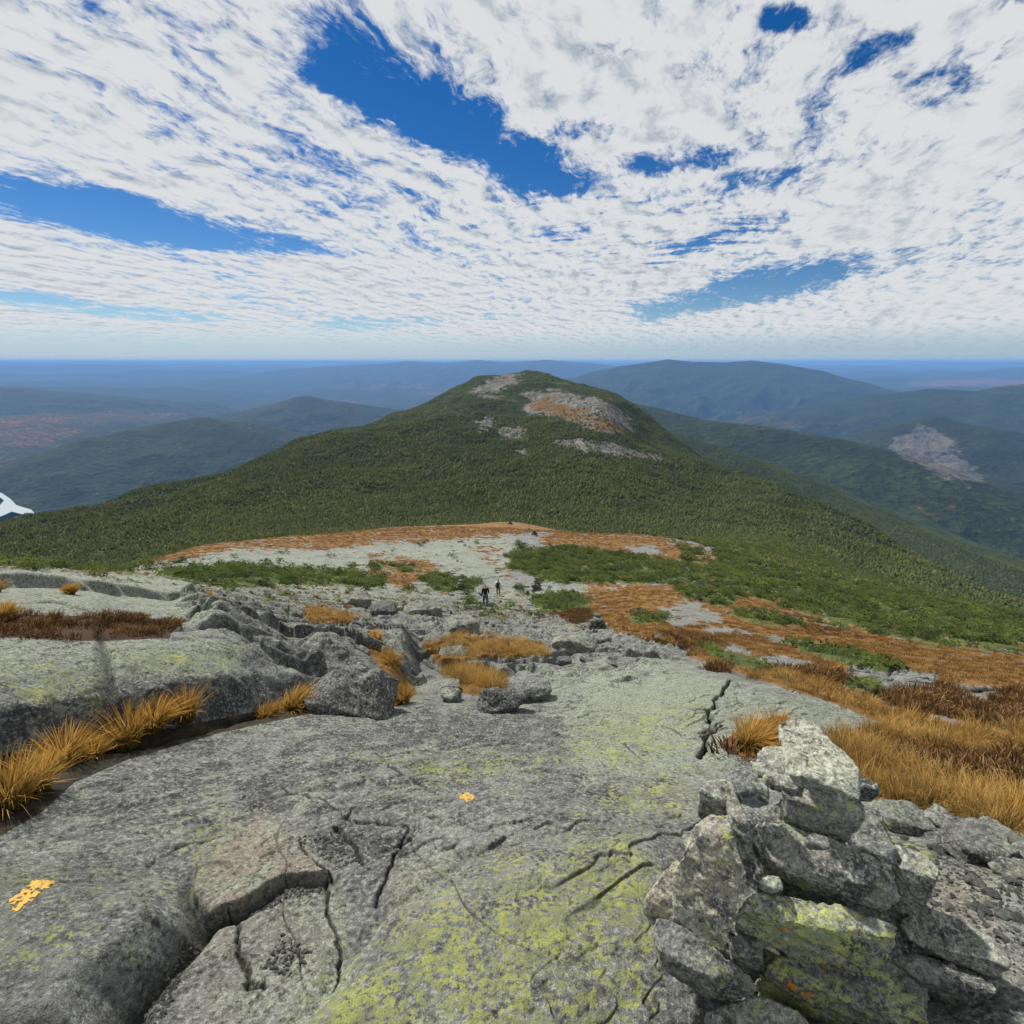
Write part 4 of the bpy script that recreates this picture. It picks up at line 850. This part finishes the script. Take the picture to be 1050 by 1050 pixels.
person('tiny far hiker in a red top at the edge of the forest', 512, 533.5, .2, .2, 'red', 'jacket', 'hair')

# ------------------------------------------------------------------ painted blazes
Nb = NT('yellow_paint'); Pb = Nb.n('ShaderNodeNewGeometry').outputs['Position']; Nb.bsdf(Nb.mix(Nb.ramp(Nb.noise(60, 4, .7, Pb), .42, .66), (.50,.30,.05), (.27,.19,.08)), .75, Nb.bump(Nb.noise(90, 3, .6, Pb), .5, .004)); M['paint'] = Nb.m
def blaze(label, pts, res, seed):
    P = W(pts); m_ = np.mean(np.array(pts), 0); P = P+np.array(spot(*m_)[:2])-np.array(unproj(*m_)); lo, hi = P.min(0)-.02, P.max(0)+.02; xs, ys = np.arange(lo[0], hi[0], res), np.arange(lo[1], hi[1], res); X, Y = np.meshgrid(xs, ys, indexing='ij'); x, y = X.ravel(), Y.ravel()
    d = sdist(x, y, P)+.016*fbm(x/.03, y/.03, 3, seed)+.004; keep = (d > 0) & (fbm(x/.018, y/.018, 3, seed+3) > -.30); z = height(x, y)+.003
    nx, ny = len(xs), len(ys); i, j = np.meshgrid(np.arange(nx-1), np.arange(ny-1), indexing='ij'); f = np.stack([i*ny+j, (i+1)*ny+j, (i+1)*ny+j+1, i*ny+j+1], -1).reshape(-1, 4); f = f[keep[f].all(1)]
    nv = len(x); top = np.stack([x, y, z], 1); V = np.concatenate([top, top-np.array([0, 0, .02])])
    e = {}
    for q in f:
        for a in range(4):
            u_, v_ = int(q[a]), int(q[(a+1) % 4]); k_ = (v_, u_)
            if k_ in e: del e[k_]
            else: e[(u_, v_)] = 1
    side = np.array([(b, a, a+nv, b+nv) for a, b in e])
    o = link(mesh_obj('paint_blaze', V, np.concatenate([f, side]), M['paint'])); tag(o, label, 'trail blaze', 'painted trail blazes')
blaze('worn yellow painted bar on the rounded rock at the left', [(18,936),(34,928),(44,914),(63,914),(58,924),(40,938),(26,947)], .003, 5)
blaze('small round spot of yellow paint on the smooth slab', [(472,816),(479,813),(486,817),(485,822),(478,824),(472,821)], .003, 9)

# ------------------------------------------------------------------ grass tufts that stand on their own
TG = 'straw tufts along the foot of the ledge'
def big_tuft(label, px, py, wpx, hpx, seed, lean=(.1, 0), group=TG, n=430):
    x, y, z = spot(px, py); D = y*CP-(z-EYE)*SP; w, h = wpx*D/F, hpx*D/F
    o = tuft_obj('grass_tuft', seed, n, h*1.15, w*.38, .0022+.0004*D, M['tuft'], lean); o.location = (x, y, z); link(o); tag(o, label, 'grass tuft', group)
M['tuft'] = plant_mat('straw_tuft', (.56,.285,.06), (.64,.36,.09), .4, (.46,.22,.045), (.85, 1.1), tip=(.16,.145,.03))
for i, a in enumerate([('big straw tuft cut by the left edge of the photo', 12, 828, 80, 62, (.1, 0)), ('dense straw tuft right beside the tuft on the left edge', 40, 812, 60, 45, (.1, 0)), ('spiky straw tuft with stalks above the left edge tufts', 66, 782, 62, 46, (.05, 0)), ('small straw tuft hugging the dark rock corner', 96, 775, 40, 26, (.1, 0)), ('tall fan shaped straw tuft in the ledge crack', 130, 762, 64, 46, (-.15, 0)),
          ('drooping straw tuft right of the fan shaped tuft', 160, 752, 46, 34, (.2, 0)), ('slender upright straw tuft at the right of the ledge crack group', 193, 744, 36, 36, (-.15, 0)), ('wind swept straw tuft at the foot of the dark boulder', 300, 727, 44, 26, (.4, 0)), ('low green and straw tuft in the shadowed hollow', 272, 733, 40, 16, (.3, 0)),
          ('pale straw tuft at the left edge on top of the ledge', 20, 663, 36, 20, (.1, 0)), ('small orange tuft on the ledge shelf', 217, 634, 14, 12, (.05, 0)), ('straw tuft at the left end of the brown hollow', 6, 628, 24, 14, (.1, 0)), ('narrow straw tuft in the middle of the brown hollow', 84, 632, 12, 14, (0, 0)),
          ('orange tuft standing behind the left side of the big cairn', 768, 766, 54, 36, (.15, 0)), ('orange tuft touching the capstone behind the big cairn', 795, 760, 40, 34, (.1, 0)), ('straw tuft at the right edge beside the rubble', 1040, 850, 60, 44, (.15, 0)),
          ('straw tuft at the lower end of the streak beside the dark boulder', 413, 720, 30, 22, (-.1, 0)), ('straw tuft in the middle of the streak beside the dark boulder', 404, 696, 30, 18, (-.1, 0)), ('straw tuft at the upper end of the streak beside the dark boulder', 388, 675, 24, 14, (-.1, 0))]):
    big_tuft(a[0], a[1], a[2], a[3], a[4], 200+i, a[5])

# ------------------------------------------------------------------ sky
w = bpy.data.worlds.new('World'); SC.world = w; w.use_nodes = True
SUN_AZ, SUN_EL = math.radians(-42), math.radians(47)      # azimuth clockwise from +Y
class WT(NT):
    def __init__(s, t): s.t = t; t.nodes.clear()
N = WT(w.node_tree); out = N.n('ShaderNodeOutputWorld')
D = N.n('ShaderNodeTexCoord').outputs['Generated']
sx = N.n('ShaderNodeSeparateXYZ', {0: D}).outputs
zc = N.math('MAXIMUM', sx[2], .0)
sv = N.n('ShaderNodeCombineXYZ', {0: sx[0], 1: sx[1], 2: N.math('MAXIMUM', sx[2], .012)}).outputs[0]
sky = N.n('ShaderNodeTexSky', {'Vector': sv}, sky_type='NISHITA', sun_disc=False, sun_elevation=SUN_EL, sun_rotation=SUN_AZ, altitude=1500, air_density=1.0, dust_density=.15, ozone_density=2.6)
skyc = N.n('ShaderNodeHueSaturation', {'Hue': .508, 'Saturation': 1.4, 'Value': .85, 'Color': sky.outputs[0]}).outputs[0]
K = .12
den = N.math('ADD', zc, K)
pv = N.n('ShaderNodeCombineXYZ', {0: N.math('DIVIDE', sx[0], den), 1: N.math('DIVIDE', sx[1], den), 2: 0.}).outputs[0]
def P2(px, py):
    d = ray(px, py).normalized(); return np.array([d.x/(max(d.z, 0)+K), d.y/(max(d.z, 0)+K)])
def vmap(vec, rot, sx_, sy_, off=(0, 0, 0)): return N.n('ShaderNodeMapping', {'Vector': vec, 'Rotation': (0, 0, rot), 'Scale': (sx_, sy_, 1), 'Location': off}).outputs[0]
wv = N.n('ShaderNodeTexNoise', {'Vector': pv, 'Scale': 1.3, 'Detail': 5, 'Roughness': .6}).outputs['Color']
wv = N.n('ShaderNodeVectorMath', {0: wv, 1: (.5, .5, .5)}, operation='SUBTRACT').outputs[0]
wp = N.n('ShaderNodeVectorMath', {0: wv, 1: (.45, .45, 0), 2: pv}, operation='MULTIPLY_ADD').outputs[0]
def blob(c, e1, e2, vec):                     # elliptical mask fixed in the cloud layer
    C0 = P2(*c); A = np.stack([P2(*e1)-C0, P2(*e2)-C0], 1); I = np.linalg.inv(A); o = -I@C0
    uu = N.math('ADD', N.n('ShaderNodeVectorMath', {0: vec, 1: (I[0, 0], I[0, 1], 0)}, operation='DOT_PRODUCT').outputs['Value'], float(o[0]))
    vv = N.math('ADD', N.n('ShaderNodeVectorMath', {0: vec, 1: (I[1, 0], I[1, 1], 0)}, operation='DOT_PRODUCT').outputs['Value'], float(o[1]))
    d = N.math('SQRT', N.math('ADD', N.math('MULTIPLY', uu, uu), N.math('MULTIPLY', vv, vv)))
    return N.ramp(d, .35, 1.3, 1., 0.)
wp2 = N.n('ShaderNodeVectorMath', {0: wv, 1: (.30, .30, 0), 2: pv}, operation='MULTIPLY_ADD').outputs[0]
gap = None
for c, e1, e2, s in [((375,80),(300,20),(420,40),.9), ((455,125),(380,60),(500,95),1.), ((540,172),(440,140),(570,145),.9), ((150,228),(-60,190),(160,204),1.), ((260,246),(150,230),(270,228),.7), ((745,302),(640,325),(750,276),.9),
                     ((700,168),(620,178),(700,150),.55), ((770,190),(700,200),(770,172),.4), ((806,22),(760,14),(812,6),.65), ((970,90),(900,140),(985,105),.35), ((900,60),(860,80),(920,70),.35), ((150,322),(20,312),(150,312),.55), ((40,306),(-40,300),(40,298),.7), ((400,330),(300,338),(400,320),.35),
                     ((110,105),(90,85),(118,98),.2), ((590,130),(560,120),(600,110),.3), ((330,170),(280,150),(345,150),.25), ((720,250),(660,262),(720,235),.4), ((1040,8),(1010,0),(1040,20),.5)]:
    b = N.math('MULTIPLY', blob(c, e1, e2, wp2), s); gap = b if gap is None else N.math('MAXIMUM', gap, b)
def axes(vec, sa, sb):                        # cloud streets run away from the viewer, a little to the right
    A_ = N.n('ShaderNodeVectorMath', {0: vec, 1: (.33*sa, .944*sa, 0)}, operation='DOT_PRODUCT').outputs['Value']; B_ = N.n('ShaderNodeVectorMath', {0: vec, 1: (.944*sb, -.33*sb, 0)}, operation='DOT_PRODUCT').outputs['Value']
    return N.n('ShaderNodeCombineXYZ', {0: A_, 1: B_, 2: 0.}).outputs[0]
n_big = N.noise(1.15, 4, .55, axes(wp, .30, 1.))
bv = axes(wp2, .62, 1.)
n_bil = N.noise(8.5, 6, .60, bv); n_fin = N.noise(34, 6, .68, axes(wp2, .55, 1.)); n_rip = N.noise(4.2, 3, .5, axes(wp2, 3.4, .55))
side_r = N.ramp(N.math('DIVIDE', sx[0], N.math('ADD', sx[1], .3)), .12, .6)
ripm = blob((650,250),(480,250),(650,180), pv)
tex0 = N.math('ADD', N.math('MULTIPLY', n_bil, .44), N.math('ADD', N.math('MULTIPLY', n_fin, .30), N.math('MULTIPLY', n_big, .34)))
tex0 = N.math('ADD', tex0, N.math('MULTIPLY', ripm, N.math('MULTIPLY', N.math('SUBTRACT', n_rip, .5), .55)))
tex = N.math('MULTIPLY_ADD', N.math('SUBTRACT', tex0, .5), 2.3, .5)
dsty = N.math('ADD', tex, N.math('MULTIPLY_ADD', side_r, .05, .11))
dsty = N.math('SUBTRACT', dsty, N.math('MULTIPLY', gap, .50))
lowfade = N.ramp(sx[2], .015, .06)
alpha = N.ramp(dsty, .38, .70)
alpha = N.math('MULTIPLY', alpha, N.math('ADD', N.math('MULTIPLY', lowfade, .78), .2))
n_off = N.noise(8.5, 6, .60, N.n('ShaderNodeVectorMath', {0: bv, 1: (.03, -.035, 0)}, operation='ADD').outputs[0])
emb = N.math('MULTIPLY', N.math('SUBTRACT', n_bil, n_off), N.math('MULTIPLY_ADD', side_r, -.35, 1.))
thick = N.ramp(dsty, .66, 1.1)
grey = N.math('MULTIPLY', thick, N.ramp(n_big, .40, .62))
shade = N.math('SUBTRACT', N.math('MULTIPLY_ADD', emb, 1.5, .70), N.math('MULTIPLY', grey, .26))
ccol = N.mix(N.ramp(shade, .30, .74), (4.3, 4.9, 5.5), (7.9, 8.1, 8.25))
hz = N.ramp(sx[2], .0, .10, 1., 0.)
base = N.mix(N.math('MULTIPLY', hz, .55), skyc, (2.7, 4.7, 7.3))
final = N.mix(alpha, base, ccol)
bg = N.n('ShaderNodeBackground', {'Color': final, 'Strength': .07})
N.t.links.new(bg.outputs[0], out.inputs[0])
w.cycles.sampling_method = 'MANUAL'; w.cycles.sample_map_resolution = 512

sl = bpy.data.lights.new('sun', 'SUN'); sl.energy = 5.0; sl.angle = math.radians(3); sl.color = (1, .95, .87)
so = link(bpy.data.objects.new('sun', sl))
sd = Vector((math.sin(SUN_AZ)*math.cos(SUN_EL), math.cos(SUN_AZ)*math.cos(SUN_EL), math.sin(SUN_EL)))
so.rotation_euler = sd.to_track_quat('Z', 'Y').to_euler(); so.location = (0, 0, 60)

# ------------------------------------------------------------------ haze
zmax = EYE+50; zmin = -1300
me = bpy.data.meshes.new('haze'); bm = bmesh.new(); bmesh.ops.create_cube(bm, size=1); bm.to_mesh(me)
hzb = link(bpy.data.objects.new('haze', me)); hzb.scale = (140000, 140000, zmax-zmin); hzb.location = (0, 0, (zmax+zmin)/2)
tag(hzb, 'pale blue autumn haze filling the valleys between the hills', 'haze', kind='stuff')
hm = bpy.data.materials.new('valley_haze'); hm.use_nodes = True; nt = hm.node_tree; nt.nodes.clear()
o_ = nt.nodes.new('ShaderNodeOutputMaterial'); v_ = nt.nodes.new('ShaderNodeVolumePrincipled')
v_.inputs['Color'].default_value = (.225, .465, .93, 1); v_.inputs['Density'].default_value = 5.2e-5; nt.links.new(v_.outputs[0], o_.inputs['Volume'])
me.materials.append(hm)

# ------------------------------------------------------------------ camera
cd = bpy.data.cameras.new('camera'); cam = link(bpy.data.objects.new('camera', cd)); cam.location = (0, 0, EYE)
cam.rotation_euler = (math.radians(90)-PITCH, 0, 0); cd.sensor_width = 36; cd.lens = 18; cd.clip_start = .05; cd.clip_end = 250000
SC.camera = cam
SC.view_settings.view_transform = 'Standard'; SC.view_settings.look = 'None'; SC.view_settings.exposure = .40; SC.view_settings.gamma = 1
SC.cycles.use_denoising = True; SC.cycles.max_bounces = 6; SC.cycles.diffuse_bounces = 2; SC.cycles.transparent_max_bounces = 8; SC.cycles.volume_bounces = 0
